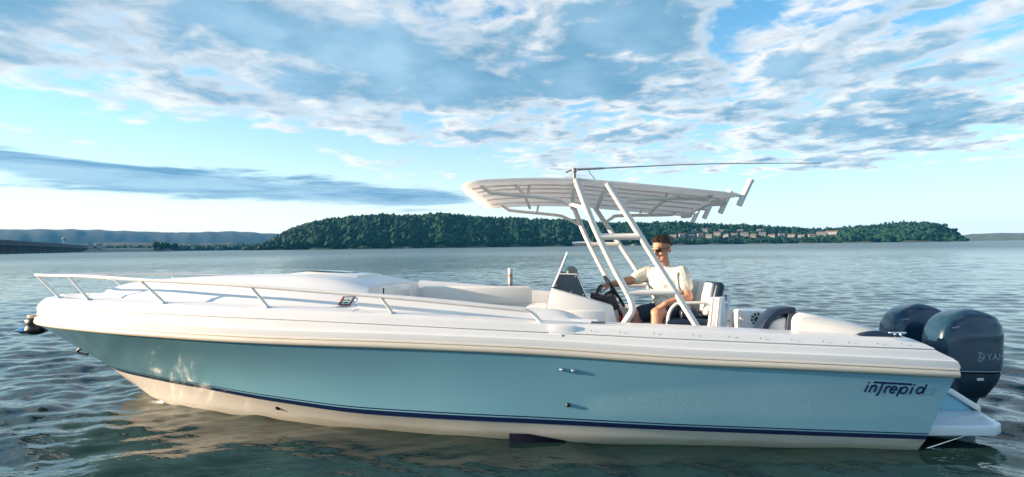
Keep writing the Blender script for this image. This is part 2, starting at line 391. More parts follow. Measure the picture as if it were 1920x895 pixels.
# ridge line of the wooded shore, in photograph columns (column, row of the tree tops)
RIDGE = [(455, 470), (480, 462), (505, 452), (530, 438), (560, 425), (600, 415), (650, 408), (720, 403), (780, 404), (830, 401), (870, 405), (900, 408), (960, 410), (1020, 412), (1075, 413), (1140, 418), (1200, 419), (1260, 417),
         (1300, 419), (1360, 422), (1400, 423), (1480, 427), (1540, 430), (1600, 426), (1650, 422), (1700, 417), (1740, 418), (1775, 424), (1795, 432), (1808, 442), (1816, 452)]
rid_el = pchip([(az_of(x), el_of(x, y)) for x, y in RIDGE])
AZ0, AZ1 = az_of(455), az_of(1816)
shore = pchip([(AZ0, 1000), (az_of(700), 960), (az_of(1000), 1020), (az_of(1250), 1080), (az_of(1500), 1180), (AZ1, 1260)])
TREE_H = 13.0
def hill_h(az, D):
    Ds = shore(az)+9*math.sin(az*90)+5*math.sin(az*231+1); Dr = Ds+300
    H = max(0.0, rid_el(az)*Dr+1.5-TREE_H*.85)
    t = (D-Ds)/(Dr-Ds)
    if t < 0: return -2.0
    if t <= 1: return 0.8+H*(1-(1-t)**1.7)
    return max(-2.0, 0.8+H*(1-((t-1)/1.2)**2))
def build_hill():
    rows = []
    for i in range(261):
        az = AZ0+(AZ1-AZ0)*i/260; Ds = shore(az)
        rows.append([polar(az, Ds-14+j*20, hill_h(az, Ds-14+j*20)) for j in range(30)])
    MB().grid(rows).build('hill', SOIL, kind='structure')
build_hill()

HOUSES = []   # (column, row of the foot, width m, depth, height, wall colour index, roof index)
hx = [(1243, 449, 11), (1263, 447, 12), (1279, 446, 11), (1296, 447, 13), (1313, 444, 11), (1329, 446, 12), (1345, 443, 13), (1361, 446, 11), (1377, 445, 12), (1396, 444, 14), (1413, 446, 11), (1430, 443, 12), (1447, 446, 12),
      (1466, 445, 11), (1484, 447, 13), (1503, 447, 11), (1522, 446, 12), (1541, 444, 20), (1322, 436, 11), (1352, 437, 10), (1300, 437, 10), (1388, 438, 11), (1560, 442, 22), (1424, 437, 10)]
PLOTS = []
for (cx, cy, wd) in hx:
    a = az_of(cx); e = el_of(cx, cy); D = shore(a)+12
    while D < shore(a)+290 and hill_h(a, D) < e*D+1.5: D += 2
    PLOTS.append((a, D, hill_h(a, D), wd))
def plant_forest():
    P, Rr, H = [], [], []
    n = 0
    while n < 14500:
        az = rng.uniform(AZ0, AZ1); Ds = shore(az); D = Ds+4+330*rng.random()
        h = hill_h(az, D)
        if h < .3: continue
        n += 1; bad = False; town = az_of(1235) < az < az_of(1575)
        for (a, Dp, hp, wd) in PLOTS:
            da = abs(az-a)*D
            if da < wd*.62+3 and -24 < D-Dp < 10: bad = True; break
        if bad: continue
        edge = min(az-AZ0, AZ1-az)
        k = min(1, .45+edge*12)
        sz = (.55+.75*rng.random()**1.6)*k*(0.72 if town and D-Ds < 200 else 1.0)
        if town and D-Ds < 120: sz *= .8
        P.append(polar(az, D, h-.5)); Rr.append(4.6*sz*rng.uniform(.7, 1.35)); H.append(TREE_H*.85*sz*rng.uniform(.85, 1.2))
    crowns('forest', P, Rr, H)
    # smaller clumps along the skyline and the water's edge so the outline stays ragged
    P, Rr, H = [], [], []
    for i in range(1500):
        az = rng.uniform(AZ0+.01, AZ1-.01); D = shore(az)+rng.uniform(5, 14) if i % 3 else shore(az)+rng.uniform(280, 330)
        P.append(polar(az, D, hill_h(az, D)+(rng.uniform(0, 8) if i % 3 == 0 else -.5))); Rr.append(rng.uniform(1.6, 3.4)); H.append(rng.uniform(3.5, 7.5) if i % 3 else rng.uniform(6, 10))
    crowns('forest_edge', P, Rr, H)
plant_forest()
WALLS = [mat('house_wall_white', (.30, .30, .30), .8, noise=(.3, .06, 0)), mat('house_wall_tan', (.18, .17, .16), .8, noise=(.3, .06, 0)), mat('house_wall_grey', (.26, .28, .29), .8, noise=(.3, .06, 0))]
ROOFS = [mat('roof_grey', (.16, .16, .17), .8, noise=(.5, .15, 0)), mat('roof_brown', (.18, .13, .10), .8, noise=(.5, .15, 0))]
PANE = mat('window_pane', (.03, .04, .05), .1)
def house(a, D, z, wd, wi, ri, label):
    o = empty('house', polar(a, D, z-1)); o.rotation_euler.z = -a+rng.uniform(-.35, .35)
    hgt = rng.uniform(5.2, 7.0) if wd < 18 else 8.5; dp = 8.5
    MB().box((0, 0, hgt/2), (wd, dp, hgt)).build('wall', WALLS[wi], o)
    rp = [(-wd/2-.5, -dp/2-.6, hgt), (-wd/2-.5, dp/2+.6, hgt), (-wd/2-.5, 0, hgt+3.0)]
    MB().prism(rp, (wd+1, 0, 0)).build('roof', ROOFS[ri], o)
    for k in range(3):
        for zz in (2.6, 4.9) if hgt > 5.8 else (2.9,):
            MB().box((-wd/2+wd*(k+.5)/3, -dp/2-.03, zz), (1.2, .1, 1.3)).build('window', PANE, o)
    tag(o, label, 'house', 'houses on the far wooded shore'); return o
ordw = ['first', 'second', 'third', 'fourth', 'fifth', 'sixth', 'seventh', 'eighth', 'ninth', 'tenth', 'eleventh', 'twelfth', 'thirteenth', 'fourteenth', 'fifteenth', 'sixteenth', 'seventeenth', 'eighteenth', 'nineteenth', 'twentieth', 'twenty-first', 'twenty-second', 'twenty-third', 'twenty-fourth']
ordr = sorted(range(len(PLOTS)), key=lambda i: PLOTS[i][0])
wn, rn = ['white', 'tan', 'grey'], ['grey', 'brown']
for rank, i in enumerate(ordr):
    wi, ri = (i*7+i//3) % 3, (i*5+1) % 2
    if i % 4 == 0: wi = 0
    house(*PLOTS[i], wi, ri, f'{wn[wi]} house with {rn[ri]} roof, {ordw[rank]} from left among far shore houses')
def long_building():
    a = az_of(1092); D = shore(a)-2; o = empty('boathouse', polar(a, D, .2)); o.rotation_euler.z = -a
    MB().box((0, 0, 3.0), (36, 10, 6)).build('wall', WALLS[0], o)
    MB().prism([(-19, -6, 6), (-19, 6, 6), (-19, 0, 8.6)], (38, 0, 0)).build('roof', mat('roof_white_metal', (.55, .57, .58), .5), o)
    for k in range(7): MB().box((-15+k*5, -5.03, 2.4), (3.2, .1, 3.6)).build('door', PANE, o)
    tag(o, 'long low white boathouse at the water edge below wooded hill', 'boathouse')
long_building()

def far_ridge(name, cols, D, label_mat, depth=900):
    rows = []
    f = pchip([(az_of(x), el_of(x, y)) for x, y in cols]); a0, a1 = az_of(cols[0][0]), az_of(cols[-1][0])
    for i in range(161):
        az = a0+(a1-a0)*i/160; H = max(4.0, f(az)*(D+depth)+1.5); row = []
        for j in range(15):
            t = j/14; k = 1-(1-min(1, t*1.5))**1.8
            z = -2+(H+2)*k if t < .67 else H*(1-((t-.67)/.33)**2*.8)
            z += 6*D/6000*float(fbm(np.array(az*220), np.array(t*9), 3))*min(1, t*3)*(t < .9)
            row.append(polar(az, D+depth*1.5*t, z))
        rows.append(row)
    return MB().grid(rows).build(name, label_mat, kind='structure')
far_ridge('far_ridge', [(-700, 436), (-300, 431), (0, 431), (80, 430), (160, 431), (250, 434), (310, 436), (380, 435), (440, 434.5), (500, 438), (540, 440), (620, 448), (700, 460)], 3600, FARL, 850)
far_ridge('far_shore', [(1700, 447), (1780, 443), (1830, 439), (1880, 437), (1960, 438), (2100, 436), (2400, 440)], 2600, mat('far_woods_haze_tint', (.09, .12, .08), .9, noise=(.01, .4, 0)), 360)  # right-hand far shore: woods paled, distance haze put into the base colour
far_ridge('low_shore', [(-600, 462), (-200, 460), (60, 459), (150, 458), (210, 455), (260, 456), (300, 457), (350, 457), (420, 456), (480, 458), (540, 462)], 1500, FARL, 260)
def low_shore_trees():
    P, Rr, H = [], [], []
    f = pchip([(az_of(-600), 7), (az_of(150), 8), (az_of(300), 9), (az_of(480), 10), (az_of(530), 12)])
    for i in range(1800):
        az = rng.uniform(az_of(-300), az_of(530)); D = rng.uniform(1500, 1760); s = rng.uniform(.6, 1.2)
        P.append(polar(az, D, (D-1500)/260*f(az)*.9)); Rr.append(6*s); H.append(11*s)
    crowns('shore_woods', P, Rr, H)
    P, Rr, H = [], [], []
    for i in range(60):
        az = az_of(rng.normal(302, 9)); D = 1080+rng.uniform(-15, 15); s = rng.uniform(.7, 1.1)
        P.append(polar(az, D, 1.5+rng.uniform(0, 5))); Rr.append(4.5*s); H.append(11*s)
    crowns('tree_clump', P, Rr, H)
low_shore_trees()

def bridge():
    o = empty('bridge', polar(az_of(60), 820, 0))
    A, B = polar(az_of(-150), 560), polar(az_of(178), 1650); d = (B-A); L = d.length; d.normalize(); n = Vector((-d.y, d.x, 0))
    conc = mat('bridge_concrete', (.07, .075, .08), .9, noise=(.1, .12, 0)); steel = mat('bridge_girder', (.035, .045, .055), .7, noise=(.1, .2, 0))
    rot = Matrix((d, n, Vector((0, 0, 1)))).transposed(); c = (A+B)/2-o.location
    MB().box(c+Vector((0, 0, 13.2)), (L, 11, .9), rot).build('deck', conc, o)
    MB().box(c+n*4.6+Vector((0, 0, 10.9)), (L, .6, 3.6), rot).build('girder', steel, o)
    MB().box(c-n*4.6+Vector((0, 0, 10.9)), (L, .6, 3.6), rot).build('girder', steel, o)
    MB().box(c-n*5.2+Vector((0, 0, 14.1)), (L, .3, .8), rot).build('parapet', conc, o)
    k = 0; s = 20.0
    while s < L-5:
        p = A+d*s-o.location
        MB().box(p+Vector((0, 0, 4.2)), (2.2, 9, 9.6), rot).build('pier', conc, o); s += 38
    tag(o, 'long low dark girder bridge crossing water at left edge', 'bridge')
    rip = mat('riprap', (.26, .25, .23), .95, noise=(.35, .35, 0), bump=(.6, 1, 1.5))
    rows = []
    for i in range(41):
        az = az_of(150)+(az_of(330)-az_of(150))*i/40; D = 1040+i*1.2; t = min(1, i/4, (40-i)/4)
        rows.append([polar(az, D+k, z*t-.5) for k, z in ((-14, 0), (-6, 4.6), (0, 6.2), (9, 6.4), (22, 0))])
    MB().grid(rows).build('causeway', rip, kind='structure')
    for j, (cx, w, h, lab) in enumerate([(170, 7, 6, 'small pale hut at bridge end, left of two on causeway'), (187, 8, 6.5, 'small pale hut at bridge end, right of two on causeway')]):
        a = az_of(cx); q = empty('hut', polar(a, 1046, 5.6)); q.rotation_euler.z = -a
        MB().box((0, 0, h/2), (w, 6, h)).build('wall', WALLS[2], q); MB().prism([(-w/2-.4, -3.4, h), (-w/2-.4, 3.4, h), (-w/2-.4, 0, h+1.8)], (w+.8, 0, 0)).build('roof', ROOFS[0], q)
        tag(q, lab, 'hut')
    a = az_of(121); q = empty('water_tower', polar(a, 1900, 14))
    MB().lathe((0, 0, 0), [(1.0, 0), (.9, 16), (2.2, 18), (5.6, 21), (6.0, 23), (5.2, 25.5), (2.5, 27), (0, 27.4)]).build('tank', WALLS[2], q)
    for k in range(4):
        t = k*math.pi/2+.4; MB().tube([(4.6*math.cos(t), 4.6*math.sin(t), 0), (4.2*math.cos(t), 4.2*math.sin(t), 21)], .35, 6).build('leg', WALLS[2], q)
    tag(q, 'small water tower standing above the trees beyond bridge', 'water tower')
bridge()

# ------------------------------------------------------------------ water
def build_water():
    fwd = math.atan2(-math.sin(YAW), math.cos(YAW))
    inner = np.linspace(-61, 61, 650); outer = np.linspace(66, 294, 90)[1:-1]
    ang = np.radians(np.concatenate([inner, outer]))+fwd
    rad = np.concatenate([[0.02, .4, .8, 1.2, 1.6, 2.0], np.geomspace(2.3, 160, 760), np.geomspace(162, 5600, 80)])
    A, Rd = np.meshgrid(ang, rad); X = CAM.x+Rd*np.sin(A); Y = CAM.y+Rd*np.cos(A)
    dr = np.gradient(rad)[:, None]*np.ones_like(X); spacing = np.maximum(dr, Rd*np.radians(.14))
    Z = np.zeros_like(X); r = np.random.default_rng(5)
    lee = np.exp(-(np.maximum(0, np.abs(X+2.6)-3.0)/1.2)**2-((Y+2.4)/2.0)**4)
    gust = .75+.45*fbm(X*.11, Y*.11, 21, 3)
    for i in range(72):
        lam = float(np.exp(r.uniform(math.log(.17), math.log(4.5)))); th = R(248)+r.normal(0, .55)
        amp = .0038*lam**.95*r.uniform(.6, 1.3)*(0.25 if lam > 2.0 else .6 if lam > .9 else 1)
        k = 2*math.pi/lam; ph = r.uniform(0, 6.28)
        arg = k*(X*math.cos(th)+Y*math.sin(th))+ph+.9*fbm(X*.35/lam**.5, Y*.35/lam**.5, 100+i, 1)
        fade = np.clip((lam/spacing-2.6)/3, 0, 1)
        amp = amp*(1-lee*(.74 if lam < .6 else .50 if lam < 2 else .3))*(1.9 if lam < .45 else 1.45 if lam < 1.0 else 1.0)
        Z += amp*gust*fade*(np.sin(arg)+.30*np.cos(2*arg))
    # calmer lee beside the hull, and the boat's own slow wake rings
    pass
    def rings(cx, cy, lam, amp, dec):
        d = np.hypot(X-cx, Y-cy); f = np.clip((lam/spacing-3)/3, 0, 1); return f*amp*np.sin(2*math.pi*d/lam)*np.exp(-d/dec)
    Z += rings(1.0, .2, .62, .016, 4.5)+rings(.4, -1.4, .9, .010, 4)
    d = np.hypot((X+6.75), (Y+.12)); Z += .020*np.exp(-(d/.45)**2)
    Z += .010*np.sin((X*.55-Y*1.0)*4.2+1.2*fbm(X*.7, Y*.7, 77, 2))*np.exp(-((X+6.3)/2.2)**2-((Y+1.6)/1.6)**2)
    nr, na = X.shape; V = np.stack([X.ravel(), Y.ravel(), Z.ravel()], 1)
    i, j = np.meshgrid(np.arange(nr-1), np.arange(na), indexing='ij'); j2 = (j+1) % na
    Fq = np.stack([i*na+j, i*na+j2, (i+1)*na+j2, (i+1)*na+j], -1).reshape(-1, 4)[:, ::-1]
    me = fast_mesh('water', V, Fq, True)
    m = bpy.data.materials.new('lake_water'); m.use_nodes = True; g = NG(m.node_tree); b = m.node_tree.nodes['Principled BSDF']
    oc = g.new('ShaderNodeTexCoord').outputs['Object']; x, y, z = g.sep(oc)
    b.inputs['Base Color'].default_value = (.010, .030, .028, 1); b.inputs['Roughness'].default_value = .04
    b.inputs['IOR'].default_value = 1.333; b.inputs['Specular IOR Level'].default_value = .5
    st = g.xyz(g.mul(x, .55), y, 0.0)
    h = g.add(g.mul(g.noise(st, 2.6, 4, .6, .5), 1.0), g.mul(g.noise(st, 9.0, 3, .6, .3), .34), g.mul(g.noise(st, .55, 3, .5, .6), 1.8))
    dist = g.new('ShaderNodeVectorMath', operation='DISTANCE'); g.l.new(oc, dist.inputs[0]); dist.inputs[1].default_value = CAM
    g.l.new(g.step(dist.outputs['Value'], 15.0, 180.0, .03, .28), b.inputs['Roughness'])
    near = g.step(dist.outputs['Value'], 5.0, 70.0, .30, 1.0)
    patch = g.step(g.noise(g.xyz(g.mul(x, .02), g.mul(y, .05), 0.0), 1.0, 4, .6), .35, .68, .45, 1.0)
    bn = g.new('ShaderNodeBump'); g.l.new(g.mul(near, patch), bn.inputs['Strength']); bn.inputs['Distance'].default_value = .055
    g.l.new(h, bn.inputs['Height']); g.l.new(bn.outputs[0], b.inputs['Normal'])
    o = link('water', me, m); o['kind'] = 'structure'
build_water()

# ------------------------------------------------------------------ the boat
HEEL = R(-2.0)
boat = empty('motorboat'); boat.rotation_euler.x = HEEL
tag(boat, 'white and light blue open motorboat with T-top and twin outboard engines', 'motorboat')
UR = 8.10
railB = pchip([(-.3, 1.195), (0, 1.22), (1, 1.27), (2, 1.29), (3, 1.29), (4, 1.27), (5, 1.205), (6, 1.06), (6.6, .925), (7.2, .715), (7.6, .52), (7.9, .32), (8.03, .175), (8.10, 0)])
railZ = pchip([(-.25, .49), (.85, .546), (1.63, .577), (2.91, .65), (4.06, .687), (4.83, .70), (5.4, .714), (6.2, .737), (7.05, .757), (8.10, .765)])
sbB = pchip([(-.1, 1.150), (0, 1.155), (1, 1.18), (2, 1.19), (3, 1.17), (4, 1.08), (5, .915), (6, .62), (6.6, .40), (7.1, .19), (7.38, 0)])
sbZ = pchip([(-.05, .042), (1.63, .079), (2.93, .111), (4.13, .124), (4.99, .171), (5.69, .212), (6.74, .255), (7.38, .292)])
wlB = pchip([(0, 1.115), (1, 1.12), (2.2, 1.12), (3.0, 1.075), (4.0, .95), (4.63, .83), (5.1, .71), (6.03, .46), (6.69, .15), (6.86, 0)])
grZ = pchip([(-.1, .68), (1.63, .753), (2.91, .812), (5.17, .90), (7, .935), (8.25, .93)])
gnZ = pchip([(.05, .758), (.41, .766), (.9, .789), (1.56, .824), (2.67, .868), (2.92, .885), (3.88, .936), (4.95, .980), (6, 1.008), (7, 1.025), (7.72, 1.030), (8.12, 1.015)])
NS = 72
def sdist(k): s = k/(NS-1); return 1-(1-s)**1.45
def curve(side, B, Z, u0, u1, off=0.0, Bend=None, dz=0.0, zabs=None):
    """one longitudinal curve; off shifts the half breadth, fading to nothing at the stem"""
    out = []
    for k in range(NS):
        s = sdist(k); u = u0+(u1-u0)*s; ub = u0+((Bend if Bend else u1)-u0)*s
        b = max(0.0, B(ub)+off*min(1, (1-s)*9)); out.append(Vector((-u, side*b, (Z(u) if zabs is None else zabs)+dz)))
    return out
def topside(side, s, t, out=0.0):
    """point on the blue topside: s 0..1 stern to stem, t 0..1 boot stripe to rub rail"""
    ua, ub = 0.0+s*7.38, -.18+s*(UR+.18)
    a = Vector((-ua, side*sbB(ua), sbZ(ua))); b = Vector((-ub, side*railB(ub), railZ(ub)))
    p = a.lerp(b, t); fl = .055*math.sin(math.pi*t)*min(1, max(0, s-.30)*2.2)*min(1, (1-s)*4)
    p.y -= side*fl; p.y += side*out
    return p
def hull_point(u, z, out=0.0, side=-1):
    s, t = max(0, u/8), .5
    for _ in range(30):
        p = topside(side, s, t); s = min(1, max(0, s+(u+p.x)/8.2)); t += (z-p.z)/.55
    return topside(side, s, t, out)
def hull():
    mb = MB()
    for side in (-1, 1):
        mb.grid([[topside(side, sdist(k), j/10) for j in range(11)] for k in range(NS)], True, flip=side > 0)
    tr = [[topside(-1, 0, j/10).lerp(topside(1, 0, j/10), i/4) for j in range(11)] for i in range(5)]
    mb.grid(tr, False)
    ho = mb.build('hull', M['hull'], boat)
    for nm, t0, t1 in (('boot_stripe', 0.0, .066), ('pin_stripe', .086, .101)):
        mb = MB()
        for side in (-1, 1): mb.grid([[topside(side, sdist(k), t, .0022) for t in (t0, (t0+t1)/2, t1)] for k in range(NS)])
        mb.build(nm, M['navy'], ho)
    mb = MB(); keelZ = pchip([(0, -.42), (4, -.46), (5.5, -.36), (6.35, -.2), (6.75, -.1)])
    for side in (-1, 1):
        a = curve(side, sbB, sbZ, 0, 7.38); w = curve(side, wlB, None, 0.03, 6.86, zabs=-.04)
        c = [Vector((p.x, p.y*.93, -.10)) for p in w]; kl = [Vector((-(.05+6.6*sdist(k)), 0, keelZ(.05+6.6*sdist(k)))) for k in range(NS)]
        mid = [a[k].lerp(w[k], .5)+Vector((0, -side*.012*min(1, sdist(k)*2), 0)) for k in range(NS)]
        c[-1] = w[-1].lerp(kl[-1], .5)
        mb.grid([[a[k], mid[k], w[k], c[k], kl[k]] for k in range(NS)])
        mb.add([a[0], w[0], c[0], kl[0], Vector((0, 0, a[0].z))], [(0, 1, 2, 3, 4)])
    mb.build('hull_bottom', M['bottom'], boat)
    # rub rail: a rounded vinyl bead on each side, meeting at the stem
    ring = []
    for side in (-1, 1):
        c = []
        for k in range(NS):
            s = sdist(k); u = -.205+s*(UR+.205); c.append(Vector((-u, side*(railB(min(u, UR))+.004), railZ(min(u, UR)))))
        ring.append(c)
    path = ring[0]+ring[1][::-1][1:]
    rows = []
    for i, p in enumerate(path):
        t = (path[min(i+1, len(path)-1)]-path[max(i-1, 0)]).normalized(); n = t.cross(Vector((0, 0, 1))).normalized(); 
        if n.dot(Vector((p.x+3, p.y*3, 0))) < 0: n = -n
        rows.append([p+n*a+Vector((0, 0, b)) for a, b in ((-.02, -.004), (.006, -.002), (.015, .008), (.018, .022), (.014, .038), (.007, .046), (.012, .052), (.008, .062), (-.02, .062))])
    mb = MB().grid(rows, True); mb.add(rows[0], [tuple(range(9))]); mb.add(rows[-1], [tuple(range(9))[::-1]])
    mb.build('rub_rail', M['rail'], boat)
    return ho
hull_o = hull()
def gun(u): return railB(min(u, UR))*.925
def deckcap():
    mb = MB(); inner = {}
    spec = [  # (B offset, Zfunc, dz, u0, u1)
        (.004, railZ, .056, -.215, 8.08), (.006, railZ, .075, -.22, 8.085), (.002, railZ, .112, -.205, 8.10), (-.016, railZ, .118, -.20, 8.095), (-.020, railZ, .128, -.19, 8.10),
        (-.028, grZ, -.014, -.10, 8.11), (-.032, grZ, -.006, -.085, 8.11), (-.050, grZ, .000, -.08, 8.095), (-.036, grZ, .006, -.075, 8.10), (-.040, grZ, .014, -.065, 8.10),
        (-.052, gnZ, -.040, -.02, 8.06), (-.060, gnZ, -.018, .03, 8.03), (-.075, gnZ, -.004, .06, 8.00), (-.105, gnZ, .002, .08, 7.97)]
    ends = {}
    for side in (-1, 1):
        cs = [curve(side, railB, Z, u0, u1, off, UR, dz) for off, Z, dz, u0, u1 in spec]
        mb.grid([[c[k] for c in cs] for k in range(NS)], True, flip=side < 0); ends[side] = [c[0] for c in cs]
    e = [[ends[-1][j].lerp(ends[1][j], i/8) for j in range(len(spec))] for i in range(9)]
    mb.grid(e, True)
    mb.build('deck_cap', M['gel'], boat)
deckcap()
trunkZ = pchip([(4.2, 1.135), (4.35, 1.175), (4.6, 1.222), (5.0, 1.250), (5.6, 1.245), (6.3, 1.225), (6.8, 1.195), (7.2, 1.14), (7.45, 1.075), (7.55, 1.05)])
def foredeck():
    """side decks, the raised trunk, and the closed bow"""
    mb = MB(); us = [4.25+(7.97-4.25)*(1-(1-k/44)**1.5) for k in range(45)]; rows = []
    for u in us:
        ub = .08+(UR-.08)*(u-.08)/(7.97-.08)
        g = max(0, railB(ub)-.105*min(1, (7.97-u)/.5)); gz = gnZ(u)+.002
        T = max(0.0, min(1.0, (7.55-u)/.25)); T = T*T*(3-2*T)
        b0 = max(0, g-.13); b1 = max(0, g-.155); b2 = max(0, g-.34); b3 = max(0, g-.42)
        zt = gz+.02+(trunkZ(u)-gz-.02)*T
        prof = [(g, gz), (g*.6+b0*.4, gz+.008), (b0, gz+.013), (b1, gz+.013+.03*T), (b2, zt-.055*T-(.012)), (b2*.6+b3*.4, zt-.022*T-.008), (b3, zt-.012*T-.004), (b3*.5, zt-.002*T), (0, zt)]
        row = [Vector((-u, -b, z)) for b, z in prof]+[Vector((-u, b, z)) for b, z in prof[-2::-1]]
        rows.append(row)
    mb.grid(rows, True)
    mb.add(rows[0]+[Vector((-4.25, .9, .3)), Vector((-4.25, -.9, .3))], [tuple(range(len(rows[0])+2))])
    mb.build('foredeck', M['deck'], boat)
foredeck()
coamZ = pchip([(2.30, .835), (2.40, .872), (2.50, .925), (2.62, .955), (2.87, .972), (3.5, 1.035), (3.96, 1.075), (4.15, 1.088), (4.26, 1.095)])
def cockpit():
    mbd = MB(); mbw = MB()
    us = [0.08+(4.26-.08)*k/40 for k in range(41)]
    for side in (-1, 1):
        rows, walls = [], []
        for u in us:
            g = railB(u)-.105; gz = gnZ(u)+.002
            rows.append([Vector((-u, side*b, z)) for b, z in ((g, gz), (g-.08, gz+.006), (g-.155, gz+.010), (g-.17, gz+.004))])
            walls.append([Vector((-u, side*(g-.17), gz+.004)), Vector((-u, side*(g-.19), gz-.03)), Vector((-u, side*(g-.16), gz-.06)), Vector((-u, side*(g-.16), .27))])
        mbd.grid(rows, True, flip=side > 0); mbw.grid(walls, True, flip=side > 0)
        # raised coaming that carries on from the trunk to the console
        crow = []; mbc = MB()
        for k in range(32):
            u = 2.30+(4.26-2.30)*k/31; g = railB(u)-.105; gz = gnZ(u); z = coamZ(u)
            if side > 0: z += .05*max(0, min(1, (u-2.3)/.4))
            crow.append([Vector((-u, side*b, zz)) for b, zz in ((g-.125, gz+.004), (g-.135, gz+.03), (g-.165, z-.035), (g-.185, z-.008), (g-.22, z), (g-.26, z-.012), (g-.29, z-.05), (g-.31, .70), (g-.62, .66), (g-.64, .30))])
        mbc.grid(crow, True, flip=side > 0)
        mbc.add(crow[0], [tuple(range(10))[::-1]])
        mbc.build('bow_coaming', M['deck'], boat)
    mbd.build('gunwale_deck', M['deck'], boat); mbw.build('cockpit_wall', M['liner'], boat)
    MB().box((-2.2, 0, .265), (4.4, 2.05, .03)).build('cockpit_sole', M['liner'], boat)
    mb = MB(); mb.box((.0, 0, .49), (.14, 2.0, .42)); mb.build('transom_bulkhead', M['liner'], boat, .02)
cockpit()

def bow_details():
    # sliding companion hatch on the trunk, with a tinted lid
    mb = MB(); rows = []
    for k in range(13):
        u = 4.52+k*.80/12; t = min(1, (5.32-u)/.30)**.6 if u < 5.32 else 0
        w = .36*(1-.25*(k/12)**3); z0 = trunkZ(u)-.012; h = .032*max(0.02, t)
        rows.append([Vector((-u, s*w*a, z0+h*b)) for s, a, b in ((-1, 1.06, -.3), (-1, 1.0, .6), (-1, .9, .95), (-1, .5, 1.12), (1, 0, 1.18), (1, .5, 1.12), (1, .9, .95), (1, 1.0, .6), (1, 1.06, -.3))])
    mb.grid(rows, True); mb.add(rows[0], [tuple(range(9))]); mb.add(rows[-1], [tuple(range(9))[::-1]])
    h = mb.build('cabin_hatch', M['gel'], boat)
    mb = MB(); rows = []
    for k in range(13):
        a = math.pi*k/12; rows.append([Vector((-(4.92+.27*math.cos(a)), -.34*q*math.sin(a)**.7, trunkZ(4.92+.27*math.cos(a))-.012+0.0325*(1.18-.2*q*q)+.008)) for q in (-1, -.5, 0, .5, 1)])
    mb.grid(rows, True).build('tinted_lid', mat('smoked_lid', (.22, .27, .29), .12, coat=.4), h)
    mb = MB(); mb.box((-4.292, -.03, 1.05), (.10, .95, .16)); mb.build('companion_door', M['gel'], boat, .02, 3)
    mb = MB(); mb.box((-4.243, -.42, 1.06), (.012, .02, .10)); mb.build('door_gap', M['dark'], boat)
    # bow lounge cushions
    for y, w in ((.70, .34), (-.70, .34)):
        mb = MB(); mb.box((-3.6, y, .69), (1.3, w, .10)); mb.build('lounge_cushion', M['vinyl'], boat, .035, 3)
    mb = MB(); mb.box((-3.55, .72, .98), (1.25, .06, .20)); mb.build('lounge_backrest', M['vinyl'], boat, .028, 3)
    # registration sticker and side lamp on the trunk side
    def trunk_pt(u, z, out=0.003):
        ub = .08+(UR-.08)*(u-.08)/(7.97-.08); g = railB(ub)-.105; gz = gnZ(u)+.002; zt = trunkZ(u)
        za, zb = gz+.043, zt-.067; t = (z-za)/(zb-za); return Vector((-u, -(g-.155-.185*t)-out*.75, z+out*.65))
    def quad(u0, u1, z0, z1, out): return [trunk_pt(u0, z0, out), trunk_pt(u1, z0, out), trunk_pt(u1, z1, out), trunk_pt(u0, z1, out)]
    def plate(name, u0, u1, z0, z1, o, m, par):
        a = quad(u0, u1, z0, z1, o); return MB().add(a, [(0, 1, 2, 3)]).build(name, m, par)
    uc, zc = 4.375, 1.025
    a = quad(uc+.052, uc-.052, zc-.033, zc+.033, .002)+quad(uc+.052, uc-.052, zc-.033, zc+.033, .006)
    st = MB().add(a, [(0, 1, 2, 3), (4, 5, 6, 7), (0, 1, 5, 4), (1, 2, 6, 5), (2, 3, 7, 6), (3, 0, 4, 7)]).build('registration_sticker', M['redp'], boat)
    plate('panel', uc+.034, uc-.048, zc-.029, zc+.029, .008, M['green'], st)
    plate('print_bar', uc+.030, uc-.042, zc+.012, zc+.024, .0095, M['pale'], st)
    def digit(segs, cx):
        mb = MB(); w, hh, t = .011, .016, .0035; zz = zc-.009
        S7 = {'a': ((-w, hh), (w, hh)), 'g': ((-w, 0), (w, 0)), 'd': ((-w, -hh), (w, -hh)), 'b': ((w, 0), (w, hh)), 'c': ((w, -hh), (w, 0)), 'f': ((-w, 0), (-w, hh)), 'e': ((-w, -hh), (-w, 0))}
        for q in segs:
            (x0, z0), (x1, z1) = S7[q]; x0, x1 = min(x0, x1)-t, max(x0, x1)+t; z0, z1 = min(z0, z1)-t, max(z0, z1)+t
            mb.add(quad(cx-x0, cx-x1, zz+z0, zz+z1, .0098+.0003*ord(q) % .0008), [(0, 1, 2, 3)])
        mb.build('numeral', M['pale'], st)
    digit('abged', uc+.009); digit('abgcd', uc-.026)
    mb = MB(); c = trunk_pt(uc-.098, zc, .004); mb.ell(c, (.036, .012, .020)); mb.build('side_light', M['steel'], boat)
    # bow rail
    top = [(8.06, 0, 1.262), (8.02, .17, 1.26), (7.88, .36, 1.258), (7.55, .55, 1.253), (6.96, .735, 1.245), (6.25, .925, 1.213), (5.62, 1.03, 1.185), (5.12, 1.10, 1.158), (4.0, 1.172, 1.075), (3.3, 1.19, 1.01), (2.92, 1.188, .972), (2.83, 1.186, .955), (2.78, 1.185, .92), (2.735, 1.184, .868)]
    path = [Vector((-u, b, z)) for u, b, z in top[::-1]]+[Vector((-u, -b, z)) for u, b, z in top[1:]]
    rl = MB().tube(path, .0155, 10, smooth_path=5).build('bow_rail', M['tube'], boat)
    f_b = pchip([(t[0], t[1]) for t in top]); f_z = pchip([(t[0], t[2]) for t in top])
